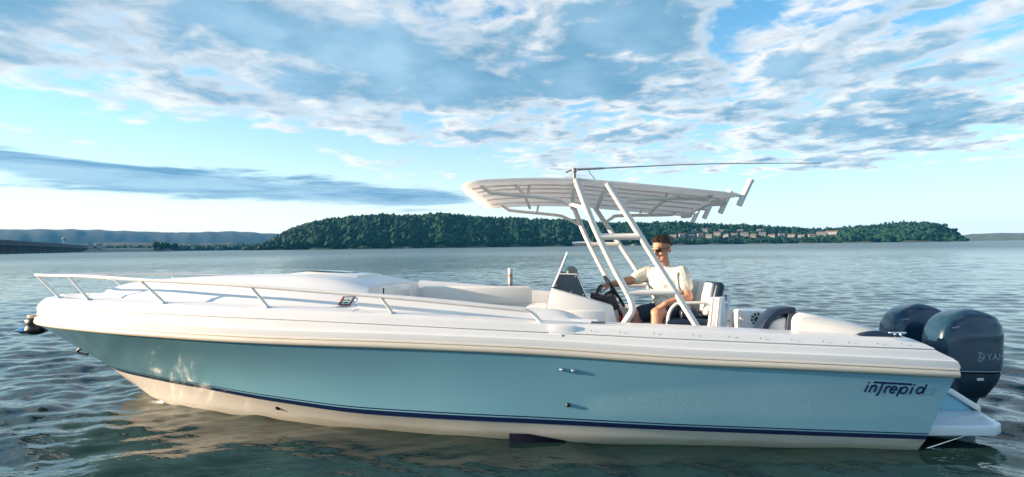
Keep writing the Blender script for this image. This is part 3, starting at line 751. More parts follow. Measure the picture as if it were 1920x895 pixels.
    for ub, ut in ((7.52, 7.80), (6.98, 7.22), (6.02, 6.28), (4.985, 5.14), (3.91, 4.01)):
        for s in (-1, 1):
            bb = railB(ub)-.125
            MB().tube([(-ub, s*bb, gnZ(ub)-.005), (-ut, s*f_b(ut), f_z(ut))], .0125, 8).build('stanchion', M['tube'], rl)
            MB().lathe((-ub, s*bb, gnZ(ub)+.002), [(.0, .012), (.024, .012), (.030, .0)], seg=12).build('base_flange', M['steel'], rl)
    # bow roller, cleat, bow eye, drains, gunwale hatch, snaps
    mb = MB(); mb.box((-8.18, 0, .80), (.20, .09, .03)); mb.box((-8.20, .045, .78), (.20, .012, .09)); mb.box((-8.20, -.045, .78), (.20, .012, .09)); mb.build('bow_roller', M['black'], boat, .005)
    mb = MB(); mb.box((-7.55, .28, 1.075), (.26, .02, .014)); mb.box((-7.60, .28, 1.055), (.02, .02, .05)); mb.box((-7.50, .28, 1.055), (.02, .02, .05)); mb.build('bow_cleat', M['steel'], boat, .005)
    mb = MB(); mb.tube([(-7.66, 0, .47), (-7.73, 0, .455), (-7.73, 0, .42), (-7.62, 0, .405)], .014, 8, smooth_path=4); mb.build('bow_eye', M['black'], boat)
    for u, z, r in ((2.585, .535, .013), (2.50, .528, .013), (2.54, .262, .015)):
        p = hull_point(u, z); mb = MB().lathe(p+Vector((0, .004, 0)), [(.0, .014), (r*.55, .014), (r*.6, .02), (r, .016), (r*1.25, 0)], Vector((0, -1, -.2)), 14); d = mb.build('drain_fitting', M['steel'] if z > .4 else M['black'], boat)
    mb = MB().lathe((-5.03, -.83, .105), [(0, .016), (.02, .016), (.028, 0)], Vector((0, -1, -.35)), 12); mb.build('drain_fitting', M['black'], boat)
    # step vent in the running surface
    mb = MB(); pr = [(-2.998, .006), (-2.85, .010), (-2.56, -.036), (-2.56, -.12), (-2.998, -.12)]
    mb.prism([(x, -1.128, z) for x, z in pr], (0, .10, 0)); mb.build('step_vent', M['dark'], boat, .004)
    def gz(u): return gnZ(u)
    mb = MB()
    for (u0, u1, z0, z1) in ((2.675, 2.475, -.092, -.006),):
        pts = []
        for uu in (u0, u1):
            for dz, o in ((z0, .043), (z1, .061)):
                b = railB(uu)-o+.012; pts.append(Vector((-uu, -b, gz(uu)+dz)))
        q = [p+Vector((0, .03, 0)) for p in pts]
        mb.add(pts+q, [(0, 1, 3, 2), (4, 6, 7, 5), (0, 2, 6, 4), (1, 5, 7, 3), (0, 4, 5, 1), (2, 3, 7, 6)])
    lid = mb.build('gunwale_locker_lid', M['gel'], boat, .008, 3)
    MB().ell((-2.575, -(railB(2.575)-.032), gz(2.575)-.082), (.012, .008, .010)).build('latch', M['grey'], lid)
    mb = MB(); mb.box((-2.30, -1.10, .868), (.11, .035, .012)); mb.build('rod_holder_cap', M['grey'], boat, .005)
    sn = None
    for u in (.15, .32, .52, .70, .92, 1.14, 1.36, 1.62, 1.9, 2.15, 2.36):
        p = Vector((-u, -(railB(u)-.046), gnZ(u)-.036))
        if sn is None:
            sn = MB().lathe((0, 0, 0), [(0, .003), (.004, .0025), (.005, 0)], Vector((0, -1, .3)), 8).build('snap', M['grey'], boat); sn.location = p
        else:
            c = sn.copy(); COL.objects.link(c); c.location = p
bow_details()

def console():
    side = [(2.74, .28), (2.71, .94), (2.675, 1.106), (2.36, 1.018), (2.13, .945), (2.095, .80), (2.05, .28)]
    mb = MB(); mb.prism([(-u, -.43, z) for u, z in side], (0, .86, 0)); co = mb.build('console', M['gel'], boat, .022, 3)
    mb = MB(); mb.box((-2.42, -.432, .70), (.42, .012, .40)); mb.build('console_door', M['gel'], co, .006)
    # windshield: navy lower wings, clear upper wings, front pane, frame
    def wing(y, pts, nm, m, th=.008): return MB().prism([(-u, y-th/2, z) for u, z in pts], (0, th, 0)).build(nm, m, co)
    for y in (-.405, .405):
        w = wing(y, [(2.672, 1.104), (2.605, 1.240), (2.435, 1.232), (2.350, 1.014)], 'windshield_wing', M['navyp'])
        wing(y, [(2.610, 1.234), (2.530, 1.420), (2.50, 1.405), (2.475, 1.36), (2.452, 1.29), (2.445, 1.228)], 'clear_wing', M['glass'], .006)
        MB().tube([(-2.66, y, 1.112), (-2.605, y, 1.232), (-2.525, y, 1.425)], .0105, 8).build('windshield_post', M['gel'], co)
        MB().tube([(-2.612, y*1.012, 1.231), (-2.443, y*1.012, 1.225)], .0065, 8).build('windshield_trim', M['gel'], co)
        MB().tube([(-2.443, y*1.012, 1.225), (-2.36, y*1.012, 1.02)], .0055, 8).build('windshield_trim', M['steel'], co)
        for u, z in ((2.455, 1.205), (2.63, 1.125), (2.39, 1.04), (2.50, 1.065)):
            MB().ell((-u, y*1.016, z), (.006, .004, .006), None, 8, 6).build('screw', M['steel'], co)
    MB().prism([(-2.672, -.40, 1.112), (-2.672, .40, 1.112), (-2.617, .40, 1.228), (-2.617, -.40, 1.228)], (.008, 0, .002)).build('windshield_front', M['navyp'], co)
    MB().prism([(-2.615, -.40, 1.232), (-2.615, .40, 1.232), (-2.535, .38, 1.42), (-2.535, -.38, 1.42)], (.008, 0, .003)).build('windshield_pane', M['glass'], co)
    MB().lathe((-2.49, -.12, 1.07), [(.05, 0), (.05, .12), (.062, .15), (.055, .20), (.03, .225), (0, .23)]).build('compass', M['black'], co)
    # dash: instrument pod, binnacles, throttle, wheel
    rot = Matrix.Rotation(R(17), 3, 'Y')
    MB().box((-2.23, -.10, 1.005), (.15, .44, .06), rot).build('instrument_pod', M['black'], co, .02, 3)
    MB().box((-2.12, -.12, .96), (.09, .40, .14), Matrix.Rotation(R(-24), 3, 'Y')).build('gauge_panel', M['black'], co, .015, 3)
    for k in range(3):
        MB().lathe((-2.075, -.24+k*.12, .985), [(.0, .010), (.030, .010), (.036, .004), (.036, -.01)], Vector((1, 0, .42)), 14).build('gauge', M['steel'], co)
    th = MB().box((-2.27, -.33, 1.02), (.10, .08, .05), rot).build('throttle', M['black'], co, .012, 2)
    for y in (-.35, -.31): MB().tube([(-2.27, y, 1.03), (-2.245, y, 1.10), (-2.215, y, 1.125)], .011, 8, smooth_path=3).build('lever', M['black'], th)
    c = Vector((-2.085, -.07, 1.055)); ax = Vector((1, 0, .62)).normalized(); a = Vector((0, 1, 0)); b = ax.cross(a).normalized(); rr = .165
    wh = MB().tube([c+(a*math.cos(t*math.pi/14)+b*math.sin(t*math.pi/14))*rr for t in range(28)], .014, 8, closed=True).build('steering_wheel', M['black'], co)
    for t in (.5, 2.6, 4.7): MB().tube([c-ax*.03, c+(a*math.cos(t)+b*math.sin(t))*rr*.98], .008, 6).build('spoke', M['steel'], wh)
    MB().tube([c-ax*.13, c-ax*.01], .028, 10).build('hub', M['black'], wh)
    MB().box((-2.06, -.30, .82), (.02, .02, .05)).build('kill_switch', M['red'], co, .005)
    for k in range(4): MB().tube([(-2.085, -.25-.02*k, .93), (-2.03-.01*k, -.26-.015*k, .85), (-2.055, -.28, .74-.02*k)], .007, 6, smooth_path=4).build('cable', M['black'] if k else M['red'], co)
    # console seat cushion in front and grab rail
    MB().box((-2.84, 0, .62), (.20, .72, .60)).build('console_seat', M['vinyl'], boat, .04, 3)
console()

def ttop():
    wf = pchip([(1.18, .93), (1.6, .955), (2.5, .97), (3.1, .97), (3.26, .965), (3.35, .94), (3.40, .88), (3.425, .75), (3.435, .5), (3.44, 0.01)])
    zf = pchip([(1.15, 1.865), (1.6, 1.918), (2.19, 1.985), (2.45, 2.012), (2.9, 2.025), (3.25, 2.018), (3.46, 1.985)])
    us = [1.18+(3.44-1.18)*(1-(1-k/46)**1.7) for k in range(47)]; top = []; und = []
    for u in us:
        w, z = wf(u), zf(u); r1, r2 = [], []
        for q in range(25):
            a = -1+2*q/24; cr = .050*(1-a*a)
            r1.append(Vector((-u, w*a, z+cr)))
        for q in range(25):
            a = -1+2*q/24; r2.append(Vector((-u+.0, w*a*.985, z-.026+.040*(1-a*a)+.006*math.sin(u*19)*(abs(a) < .95))))
        top.append(r1); und.append(r2)
    mb = MB().grid(top, True)
    rim = [r[0] for r in top]+[p for p in top[-1][1:-1]]+[r[-1] for r in top[::-1]]+[p for p in top[0][::-1][1:-1]]
    low = [r[0] for r in und]+[p for p in und[-1][1:-1]]+[r[-1] for r in und[::-1]]+[p for p in und[0][::-1][1:-1]]
    midr = [a.lerp(b, .5)+(Vector((a.x+2.3, a.y, 0)).normalized()*.006) for a, b in zip(rim, low)]
    mb.grid([[a, m, b] for a, m, b in zip(rim, midr, low)], True, close_u=True)
    tp = mb.build('top_canopy', M['ctop'], boat)
    MB().grid([[p+Vector((0, 0, -.001)) for p in r] for r in und], True).build('canopy_lining', M['cunder'], tp)
    for u in (1.6, 2.95):
        MB().tube([(-u, -wf(u)*.93*a, zf(u)-.052+.045*(1-a*a)) for a in [-1+2*k/10 for k in range(11)]], .016, 8).build('cross_beam', M['tube'], tp)
    for y in (-.66, -.33, 0, .33, .66):
        MB().tube([(-u, y*wf(u)/.97, zf(u)-.036+.040*(1-y*y)) for u in [1.24+(3.36-1.24)*k/14 for k in range(15)]], .007, 6).build('batten', M['tube'], tp)
    # welded pipework
    LY = lambda z: .74+(max(z, .6)-.8)*.175
    def leg(pts, sd): return [(-u, sd*LY(z), z) for u, z in pts]
    FL = [(2.452, 2.012), (2.325, 1.666), (2.154, 1.295), (2.03, 1.06), (1.999, .965), (2.008, .905), (2.066, .814), (2.16, .62), (2.2, .28)]
    RL = [(2.20, 1.972), (1.81, 1.335), (1.462, .775), (1.19, .33)]
    fr = MB().tube(leg(FL, -1), .028, 12, smooth_path=6).build('tower_frame', M['tube'], boat)
    def pipe(nm, pts, r=.029, sp=6): return MB().tube(pts, r, 12, smooth_path=sp).build(nm, M['tube'], fr)
    pipe('leg', leg(FL, 1), .028)
    for sd in (-1, 1):
        pipe('leg', leg(RL, sd), .027, 1)
        pipe('crossbar', leg([(2.255, 1.54), (1.945, 1.535)], sd), .028, 1); pipe('crossbar', leg([(2.055, 1.08), (1.655, 1.08)], sd), .028, 1)
    for s, y in ((-1, -.78), (1, .75)):
        pipe('grab_rail', [(-3.255, y, 2.0), (-3.20, y, 1.955), (-3.12, y, 1.928), (-2.65, y, 1.872), (-2.54, y, 1.84), (-2.37, s*LY(1.765), 1.765)], .017)
        pipe('grab_rail', [(-2.09, s*LY(1.785), 1.785), (-2.02, y, 1.83), (-1.94, y, 1.852), (-1.42, y, 1.852), (-1.36, y, 1.865), (-1.32, y, 1.90)], .017)
        for u, z in ((2.86, 1.90), (1.72, 1.853)): pipe('rail_post', [(-u, y, z), (-u+.02, y*1.02, zf(u)-.03)], .012, 1)
    for u, z in ((2.46, 1.975), (2.18, 1.955)): pipe('header', [(-u, -.90, z-.01), (-u, 0, z+.03), (-u, .90, z-.01)], .022, 4)
    pipe('aft_header', [(-1.20, -.88, 1.862), (-1.16, -.5, 1.88), (-1.15, 0, 1.885), (-1.16, .5, 1.88), (-1.20, .84, 1.855)], .018, 4)
    for k, y in enumerate((-.82, -.30, .28, .78)):
        d = Vector((.092, 0, .19)).normalized(); c = Vector((-1.10, y, 1.858))
        L0, L1 = (-.085, .145) if k == 0 else (-.10, .12)
        mb = MB().tube([c+d*L0, c+d*L1], .024, 12); mb.tube([c+d*(L1-.012), c+d*L1], .028, 12)
        mb.build('rod_holder', M['tube'], fr)
        pipe('rod_holder_arm', [(-1.19, y, 1.868), c], .014, 1)
    # spreader lamps under the aft edge
    for y in (-.62, .60):
        l = MB().box((-1.25, y, 1.828), (.09, .12, .05)).build('spreader_lamp', M['tube'], boat, .012, 2); MB().box((-1.203, y, 1.826), (.008, .10, .035)).build('lens', M['grey'], l)
    # folded whip antenna on the canopy
    an = MB().tube([(-2.43, -.5, 2.165), (-2.2, -.5, 2.17)], .0105, 10).build('antenna', M['grey'], boat)
    MB().tube([(-2.2, -.5, 2.170), (-1.3, -.5, 2.184), (-.345, -.5, 2.166)], .0062, 8, smooth_path=4, r1=.003).build('whip', M['grey'], an)
    MB().lathe((-2.455, -.5, 2.05), [(.045, 0), (.045, .012), (.016, .02), (.014, .085), (.022, .09), (.022, .125), (.0, .13)]).build('ratchet_mount', M['grey'], an)
    MB().tube([(-2.455, -.5, 2.165), (-2.50, -.5, 2.155), (-2.53, -.5, 2.140)], .008, 8).build('lever', M['grey'], an)
    MB().tube([(-2.33, -.5, 2.165), (-2.31, -.5, 2.12), (-2.28, -.5, 2.085), (-2.27, -.5, 2.05)], .003, 6, smooth_path=4).build('cable', M['black'], an)
ttop()

def helm_seat():
    st = MB().box((-1.42, -.02, .53), (.42, .95, .46)).build('helm_seat', M['gel'], boat, .03, 3)
    MB().box((-1.45, -.02, .795), (.46, .92, .07)).build('seat_cushion', M['nvinyl'], st, .03, 3)
    rot = Matrix.Rotation(R(14), 3, 'Y')
    MB().box((-1.235, -.26, 1.0), (.085, .44, .30), rot).build('backrest', M['nvinyl'], st, .035, 3)
    MB().box((-1.30, -.26, 1.0), (.055, .40, .29), rot).build('backrest_pad', M['vinyl'], st, .026, 3)
    MB().box((-1.30, .24, 1.0), (.12, .44, .31), rot).build('backrest', M['vinyl'], st, .035, 3)
    MB().box((-1.46, -.34, .865), (.16, .20, .09)).build('bolster', M['nvinyl'], st, .03, 3)
    ar = MB().tube([(-1.68, -.46, .60), (-1.66, -.46, .80), (-1.64, -.46, .89), (-1.60, -.46, .945), (-1.54, -.46, .965), (-1.25, -.46, .972), (-1.14, -.46, .968)], .0145, 10, smooth_path=5).build('armrest', M['tube'], st)
    MB().tube([(-1.66, .42, .60), (-1.64, .42, .89), (-1.58, .42, .955), (-1.14, .42, .968)], .0145, 10, smooth_path=5).build('armrest', M['tube'], st)
    # row of white rod holders on the back of the seat
    mb = MB(); mb.prism([(-1.352, -.49, .60), (-1.286, -.49, 1.02), (-1.17, -.49, 1.025), (-1.172, -.49, .60)], (0, .03, 0)); mb.build('side_panel', M['plat'], st, .012, 2)
    for k in range(4):
        y = -.40+k*.25; MB().tube([(-1.19, y, .66), (-1.12, y, 1.035)], .026, 12).build('rod_holder', M['plat'], st)
    for k in range(2):
        u = 1.295-k*.055; MB().tube([(-u-.04, -.515, .62), (-u+.01, -.515, 1.015)], .011, 8).build('panel_rib', M['gel'], st)
helm_seat()

def aft_cockpit():
    # tackle cabinet with a loudspeaker, against the far side
    cb = MB().box((-.56, .62, .55), (.34, .34, .54)).build('tackle_cabinet', M['gel'], boat, .02, 3)
    c = Vector((-.60, .448, .735))
    sp = MB().lathe(c, [(.0, -.004), (.062, -.002), (.072, .006), (.084, .008), (.09, 0)], Vector((0, -1, 0)), 24).build('loudspeaker', M['gel'], cb)
    MB().lathe(c+Vector((0, -.004, 0)), [(0, .004), (.024, .004), (.028, 0)], Vector((0, -1, 0)), 16).build('cone', M['nvinyl'], sp)
    for k in range(10):
        a = k*math.pi/5+.1; d = Vector((math.cos(a), 0, math.sin(a))); n = Vector((-d.z, 0, d.x)); b = c+Vector((0, -.010, 0))
        MB().add([b+d*.034-n*.004, b+d*.034+n*.004, b+d*.066+n*.013, b+d*.066-n*.013], [(0, 1, 2, 3)]).build('grille_slot', M['nvinyl'], sp)
    mb = MB().box((-.86, .90, .60), (.30, .05, .40)); mb.build('rod_rack', M['liner'], boat, .01)
    for z in (.68, .76): MB().tube([(-.98, .86, z), (-.86, .84, z-.005), (-.76, .86, z)], .012, 8, smooth_path=3).build('rod_clip', M['grey'] if z < .7 else M['gel'], boat)
    # folding quarter seat with a navy arched bolster, and the sloped quarter block behind it
    def arch(pts, w, y0, y1, nm, m, par=None):
        pp = catmull([Vector((x, 0, z)) for x, z in pts], 6); rows = []
        for i, p in enumerate(pp):
            t = (pp[min(i+1, len(pp)-1)]-pp[max(i-1, 0)]).normalized(); n = Vector((-t.z, 0, t.x)); 
            a, b = p+n*w*.5, p-n*w*.5
            rows.append([Vector((q.x, y, q.z)) for q, y in ((a, y0+.015), (a, y1-.015), (a.lerp(b, .15), y1), (b.lerp(a, .15), y1), (b, y1-.015), (b, y0+.015), (b.lerp(a, .15), y0), (a.lerp(b, .15), y0))])
        mb = MB().grid(rows, True, False, True); mb.add(rows[0], [tuple(range(8))]); mb.add(rows[-1], [tuple(range(8))[::-1]])
        return mb.build(nm, m, par or boat)
    y0 = -.92
    qs = MB().prism([(-1.0, y0+.02, .55), (-.98, y0+.02, .79), (-.93, y0+.02, .86), (-.85, y0+.02, .885), (-.80, y0+.02, .88), (-.81, y0+.02, .55)], (0, .14, 0)).build('quarter_seat', M['vinyl'], boat, .02, 3)
    arch([(-1.02, .60), (-1.01, .76), (-.975, .845), (-.915, .91), (-.85, .935), (-.765, .938)], .052, y0, y0+.18, 'bolster', M['nvinyl'], qs)
    arch([(-.795, .935), (-.815, .80), (-.835, .62)], .05, y0, y0+.18, 'bolster', M['nvinyl'], qs)
    prof = [(-.815, .60), (-.80, .86), (-.785, .905), (-.74, .925), (-.62, .905), (-.42, .868), (-.30, .835), (-.16, .785), (-.02, .745), (.05, .725), (.05, .60)]
    mb = MB().prism([(x, -1.0, z) for x, z in prof], (0, .42, 0)); qb = mb.build('quarter_block', M['vinyl'], boat, .03, 3)
    # dark recess with a cleat on the near quarter
    mb = MB(); rows = []
    for k in range(13):
        t = k/12; u = .40-.30*t; w = .030*math.sin(math.pi*t)**.7
        rows.append([Vector((-u, -1.10-.02, gnZ(u)+.008)), Vector((-u, -1.10, gnZ(u)+.006+w)), Vector((-u, -1.07, gnZ(u)+.012+w)), Vector((-u, -1.04, gnZ(u)+.008))])
    mb.grid(rows, True).build('hawse_pad', M['nvinyl'], boat)
    cl = MB(); cl.box((-.13, -1.10, gnZ(.13)+.032), (.12, .014, .012)); cl.box((-.15, -1.10, gnZ(.13)+.014), (.014, .014, .03)); cl.box((-.11, -1.10, gnZ(.13)+.014), (.014, .014, .03)); cl.build('cleat', M['steel'], boat, .003)
    # transom bracket and swim platform
    br = MB().prism([(.10, -.66, -.15), (.02, -.66, .42), (.50, -.66, .27), (.66, -.66, .13), (.66, -.66, -.15)], (0, 1.32, 0)).build('engine_bracket', M['bracket'], boat, .012, 2)
    MB().prism([(.00, -.69, .44), (.50, -.69, .30), (.70, -.69, .165), (.70, -.69, .115), (.48, -.69, .262), (.00, -.69, .40)], (0, 1.38, 0)).build('bracket_lip', M['gel'], br, .01, 2)
    for s in (-1, 1):
        pl = MB().add([(x, s*y, z) for z in (.055, .130) for x, y in ((.02, 1.12), (.50, 1.10), (.60, 1.02), (.70, .66), (.02, .66))],
                      [(0, 1, 2, 3, 4), (5, 6, 7, 8, 9), (0, 1, 6, 5), (1, 2, 7, 6), (2, 3, 8, 7), (3, 4, 9, 8), (4, 0, 5, 9)]).build('swim_platform', M['plat'], boat, .012, 3)
        MB().tube([(.0, s*1.08, -.06), (.40, s*1.02, .055)], .007, 8).build('stay', M['steel'], pl)
aft_cockpit()

def lettering():
    """INTREPID style script drawn as strokes, laid on the hull skin"""
    K = 1/4.475
    def pt(cx, cy):
        px, py = 1560+cx*K, 660+cy*K
        u = .447-(px-1614)*(.434/121.0); z = .459-(py-715)*.0038+(px-1614)*(.005/121)
        return u, z
    def ring(cx, cy, rx, ry, a0, a1, sh=-.38, n=14): return [(cx+rx*math.cos(R(a0+(a1-a0)*k/n))+sh*ry*math.sin(R(a0+(a1-a0)*k/n)), cy+ry*math.sin(R(a0+(a1-a0)*k/n))) for k in range(n+1)]
    L = {'i': [[(283, 272), (256, 328)], [(291, 246), (288, 253)]],
         'n': [[(318, 274), (292, 330)], [(308, 296), (322, 280), (340, 274), (354, 280), (354, 292), (338, 330)]],
         'T': [[(330, 247), (655, 268)], [(412, 254), (374, 345), (366, 354), (354, 358)]],
         'r': [[(442, 284), (420, 336)], [(432, 306), (444, 290), (460, 284), (476, 286)]],
         'e': [[(474, 312), (524, 312)]+ring(500, 313, 25, 27, -8, -320)],
         'p': [[(566, 290), (532, 368)], ring(590, 318, 27, 27, 0, 360)],
         'i2': [[(668, 292), (644, 346)], [(680, 268), (677, 275)]],
         'd': [ring(728, 320, 27, 26, 0, 360), [(784, 272), (750, 346)]], 'dot': [[(742, 362), (745, 363)]]}
    root = None
    for ch, strokes in L.items():
        mb = MB()
        for st in strokes:
            pts = [Vector((*st_, 0)) for st_ in st]; n = len(pts); w = 8.6 if ch != 'dot' else 2.5; a, b = [], []
            dense = []
            for i in range(n-1):
                for j in range(6): dense.append(pts[i].lerp(pts[i+1], j/6))
            dense.append(pts[-1]); pts = dense; n = len(pts)
            for i, p in enumerate(pts):
                t = (pts[min(i+1, n-1)]-pts[max(i-1, 0)]).normalized(); nn = Vector((-t.y, t.x, 0))
                e = -t*3 if i == 0 else (t*3 if i == n-1 else Vector((0, 0, 0)))
                a.append(p+nn*w+e); b.append(p-nn*w+e)
            mb.grid([[hull_point(*pt(q.x, q.y), .0022) for q in (p1, p2)] for p1, p2 in zip(a, b)], False)
        o = mb.build('letter', M['logo'], hull_o, fix=False)
lettering()

# ------------------------------------------------------------------ outboards
def cowl_ring(z, x0, x1, w, n=40, e=4.2, taper=.88):
    pts = []
    for k in range(n):
        a = 2*math.pi*k/n; ca, sa = math.cos(a), math.sin(a)
        x = math.copysign(abs(ca)**(2/e), ca); y = math.copysign(abs(sa)**(2/e), sa)
        ww = w*(1-(1-taper)*max(0, -x)**2) ; pts.append(Vector((x0+(x1-x0)*(x+1)/2, y*ww, z)))
    return pts
CX0 = pchip([(.18, .60), (.26, .53), (.33, .505), (.45, .497), (.64, .500), (.72, .520), (.79, .565), (.85, .645), (.89, .76), (.908, .86)])
CX1 = pchip([(.18, .99), (.26, 1.045), (.31, 1.085), (.40, 1.125), (.56, 1.155), (.72, 1.170), (.79, 1.172), (.825, 1.15), (.855, 1.10), (.885, 1.02), (.908, .93)])
CW = pchip([(.18, .12), (.26, .165), (.33, .185), (.45, .192), (.64, .19), (.74, .182), (.80, .168), (.85, .142), (.89, .095), (.908, .05)])
_cx0, _cx1 = CX0, CX1
CX0 = lambda z: .555+(_cx0(z)-.497)*.77
CX1 = lambda z: .555+(_cx1(z)-.497)*.77
def outboard(y, first):
    mb = MB(); zs = [.40+(.908-.40)*(1-(1-k/26)**1.5) for k in range(27)]
    rows = [cowl_ring(z, CX0(z), CX1(z), CW(z)) for z in zs]
    for i, z in enumerate(zs):       # scooped air intake at the upper rear shoulders
        for p in rows[i]:
            fx = max(0, min(1, (p.x-.83)/.15)); fz = math.exp(-((p.z-(.80+.06*(p.x-1.0)))/.022)**2)
            p.y -= math.copysign(.022, p.y)*fx*fz*min(1, abs(p.y)/.08)
            fs = math.exp(-((p.z-.70)/.03)**2)*max(0, min(1, (p.x-.6)/.2)); p.y += math.copysign(.006, p.y)*fs*min(1, abs(p.y)/.08)
    mb.grid(rows, True, False, True); mb.add(rows[-1], [tuple(range(40))])
    m = mb.build('outboard_engine', M['motor'], boat); m.location = (0, y, 0)
    zs = [.18+(.388-.18)*k/10 for k in range(11)]; rows = [cowl_ring(z, CX0(z), CX1(z), CW(z)) for z in zs]
    lw = MB().grid(rows, True, False, True); lw.add(rows[0], [tuple(range(40))[::-1]]); lw.add(rows[-1], [tuple(range(40))]); lw.build('lower_cowl', M['motord'], m)
    sm = [cowl_ring(z, CX0(z)+.006, CX1(z)-.006, CW(z)-.006) for z in (.386, .402)]; MB().grid(sm, True, False, True).build('cowl_seam', M['dark'], m)
    st = [cowl_ring(z, CX0(z)-.002, CX1(z)+.002, CW(z)+.0025) for z in (.404, .411)]; MB().grid(st, True, False, True).build('trim_line', M['decal'], m)
    leg = [cowl_ring(z, a, b, w, e=2.4, taper=.6) for z, a, b, w in ((.22, .62, .94, .12), (.12, .65, .89, .10), (.0, .67, .86, .075), (-.15, .68, .86, .06), (-.35, .68, .88, .05))]
    lg = MB().grid(leg, True, False, True); lg.add(leg[-1], [tuple(range(40))[::-1]]); lg.build('midsection', M['motord'], m)
    MB().box((.56, 0, .14), (.14, .30, .26)).build('clamp_bracket', M['black'], m, .02, 2)
    MB().box((.78, 0, -.2), (.40, .20, .012)).build('cavitation_plate', M['motord'], m, .004)
    # lettering and tuning fork roundel wrapped on the cowl's near side
    def on_cowl(a, z, out=.0025):
        e = 4.2; ca, sa = math.cos(a), math.sin(a); x = math.copysign(abs(ca)**(2/e), ca); yy = math.copysign(abs(sa)**(2/e), sa)
        w = CW(z)*(1-.12*max(0, -x)**2); return Vector((CX0(z)+(CX1(z)-CX0(z))*(x+1)/2, yy*w-out*(1 if yy < 0 else -1)*1.0, z)) + Vector((out if x > .8 else 0, 0, 0))
    tab = []; prev = None; L = 0
    for k in range(400):             # arc length along the near side, from mid side round to the back
        a = -math.pi/2-.0+(k/399)*(math.pi/2+.5); p = on_cowl(a, .5)
        if prev is not None: L += (p-prev).length
        tab.append((L, a)); prev = p
    fa = np.array(tab)
    def wrap(s, z): return on_cowl(float(np.interp(s, fa[:, 0], fa[:, 1])), z)
    x_start = float(np.interp(.872, [on_cowl(a, .5).x for _, a in tab], fa[:, 0]))
    cu = bpy.data.curves.new('txt', 'FONT'); cu.body = 'YAMAHA'; cu.size = .078; cu.space_character = 1.0
    to = bpy.data.objects.new('txt', cu); COL.objects.link(to); bpy.context.view_layer.update()
    me = bpy.data.meshes.new_from_object(to.evaluated_get(bpy.context.evaluated_depsgraph_get()))
    bm = bmesh.new(); bm.from_mesh(me); bmesh.ops.triangulate(bm, faces=bm.faces); bmesh.ops.subdivide_edges(bm, edges=[e for e in bm.edges if e.calc_length() > .012], cuts=3, use_grid_fill=True)
    for v in bm.verts: v.co = wrap(x_start+v.co.x*.92, .500+v.co.y)
    bm.to_mesh(me); bm.free(); bpy.data.objects.remove(to); bpy.data.curves.remove(cu); me.name = 'lettering'
    link('lettering', me, M['decal'], m)
    c0 = x_start-.052
    mb = MB(); ringp = lambda r: [wrap(c0+r*math.cos(2*math.pi*k/28), .528+r*math.sin(2*math.pi*k/28)) for k in range(28)]
    mb.grid([ringp(.032), ringp(.0375)], False, False, True)
    for k in range(3):
        a = math.pi/2+k*2*math.pi/3; d = (math.cos(a), math.sin(a)); n = (-d[1], d[0])
        for off in (-.007, 0, .007):
            q = [(.004, -.002), (.029, -.002), (.029, .002), (.004, .002)]
            mb.add([wrap(c0+d[0]*r+n[0]*(o+off), .528+d[1]*r+n[1]*(o+off)) for r, o in q], [(0, 1, 2, 3)])
    mb.build('roundel', M['decal'], m, fix=False)
    p = on_cowl(-math.pi/2+.12, .322); MB().box((.82, p.y-.002, .345), (.05, .010, .020)).build('maker_plate', M['pale'], m)
    p = on_cowl(-math.pi/2-.25, .765); MB().box((.665, -CW(.765)*.95, .765), (.055, .01, .008), Matrix.Rotation(R(-12), 3, 'Y')).build('badge', M['decal'], m)
    return m
outboard(-.33, True); outboard(.33, False)

# ------------------------------------------------------------------ anchor at the bow
def anchor():
    o = empty('anchor', boat.rotation_euler.to_matrix() @ Vector((-8.22, 0, .70))); o.rotation_euler.x = HEEL
    L = lambda x, y, z: Vector((x+8.22, y, z-.70))
    mb = MB(); rows = []
    for k in range(13):
        t = k/12; r = [.05, .085, .10, .104, .104, .10, .096, .10, .104, .104, .098, .08, .04][k]; z = .80-.185*t
        rows.append([L(-8.245+r*math.cos(a)+.012*math.sin(3*a+t*5), r*math.sin(a)*.8, z) for a in [2*math.pi*j/16 for j in range(16)]])
    mb.grid(rows, True, False, True); mb.add(rows[0], [tuple(range(16))]); mb.add(rows[-1], [tuple(range(16))[::-1]])
    mb.build('head', M['black'], o)
    mb = MB(); mb.tube([L(-8.10, 0, .655), L(-8.2, 0, .645), L(-8.32, 0, .64)], .012, 8); mb.build('shank', M['black'], o)
    pts = [(-8.30, .675), (-8.36, .69), (-8.43, .685), (-8.475, .66), (-8.46, .635), (-8.40, .618), (-8.31, .622)]
    rows = [[L(x, y, z+abs(y)*.12) for x, z in pts] for y in (-.09, -.03, .03, .09)]
    mb = MB()
    top = [[L(x, y*(1-.5*max(0, (-8.36-x)/.12)), .655+(z-.655)*(1-abs(y)/.11)) for x, z in pts] for y in (-.10, -.085, -.05, 0, .05, .085, .10)]
    mb.grid(top, True, False, True); mb.build('fluke', M['blue'], o)
    tag(o, 'black anchor with blue fluke hanging off the bow tip', 'anchor')
anchor()

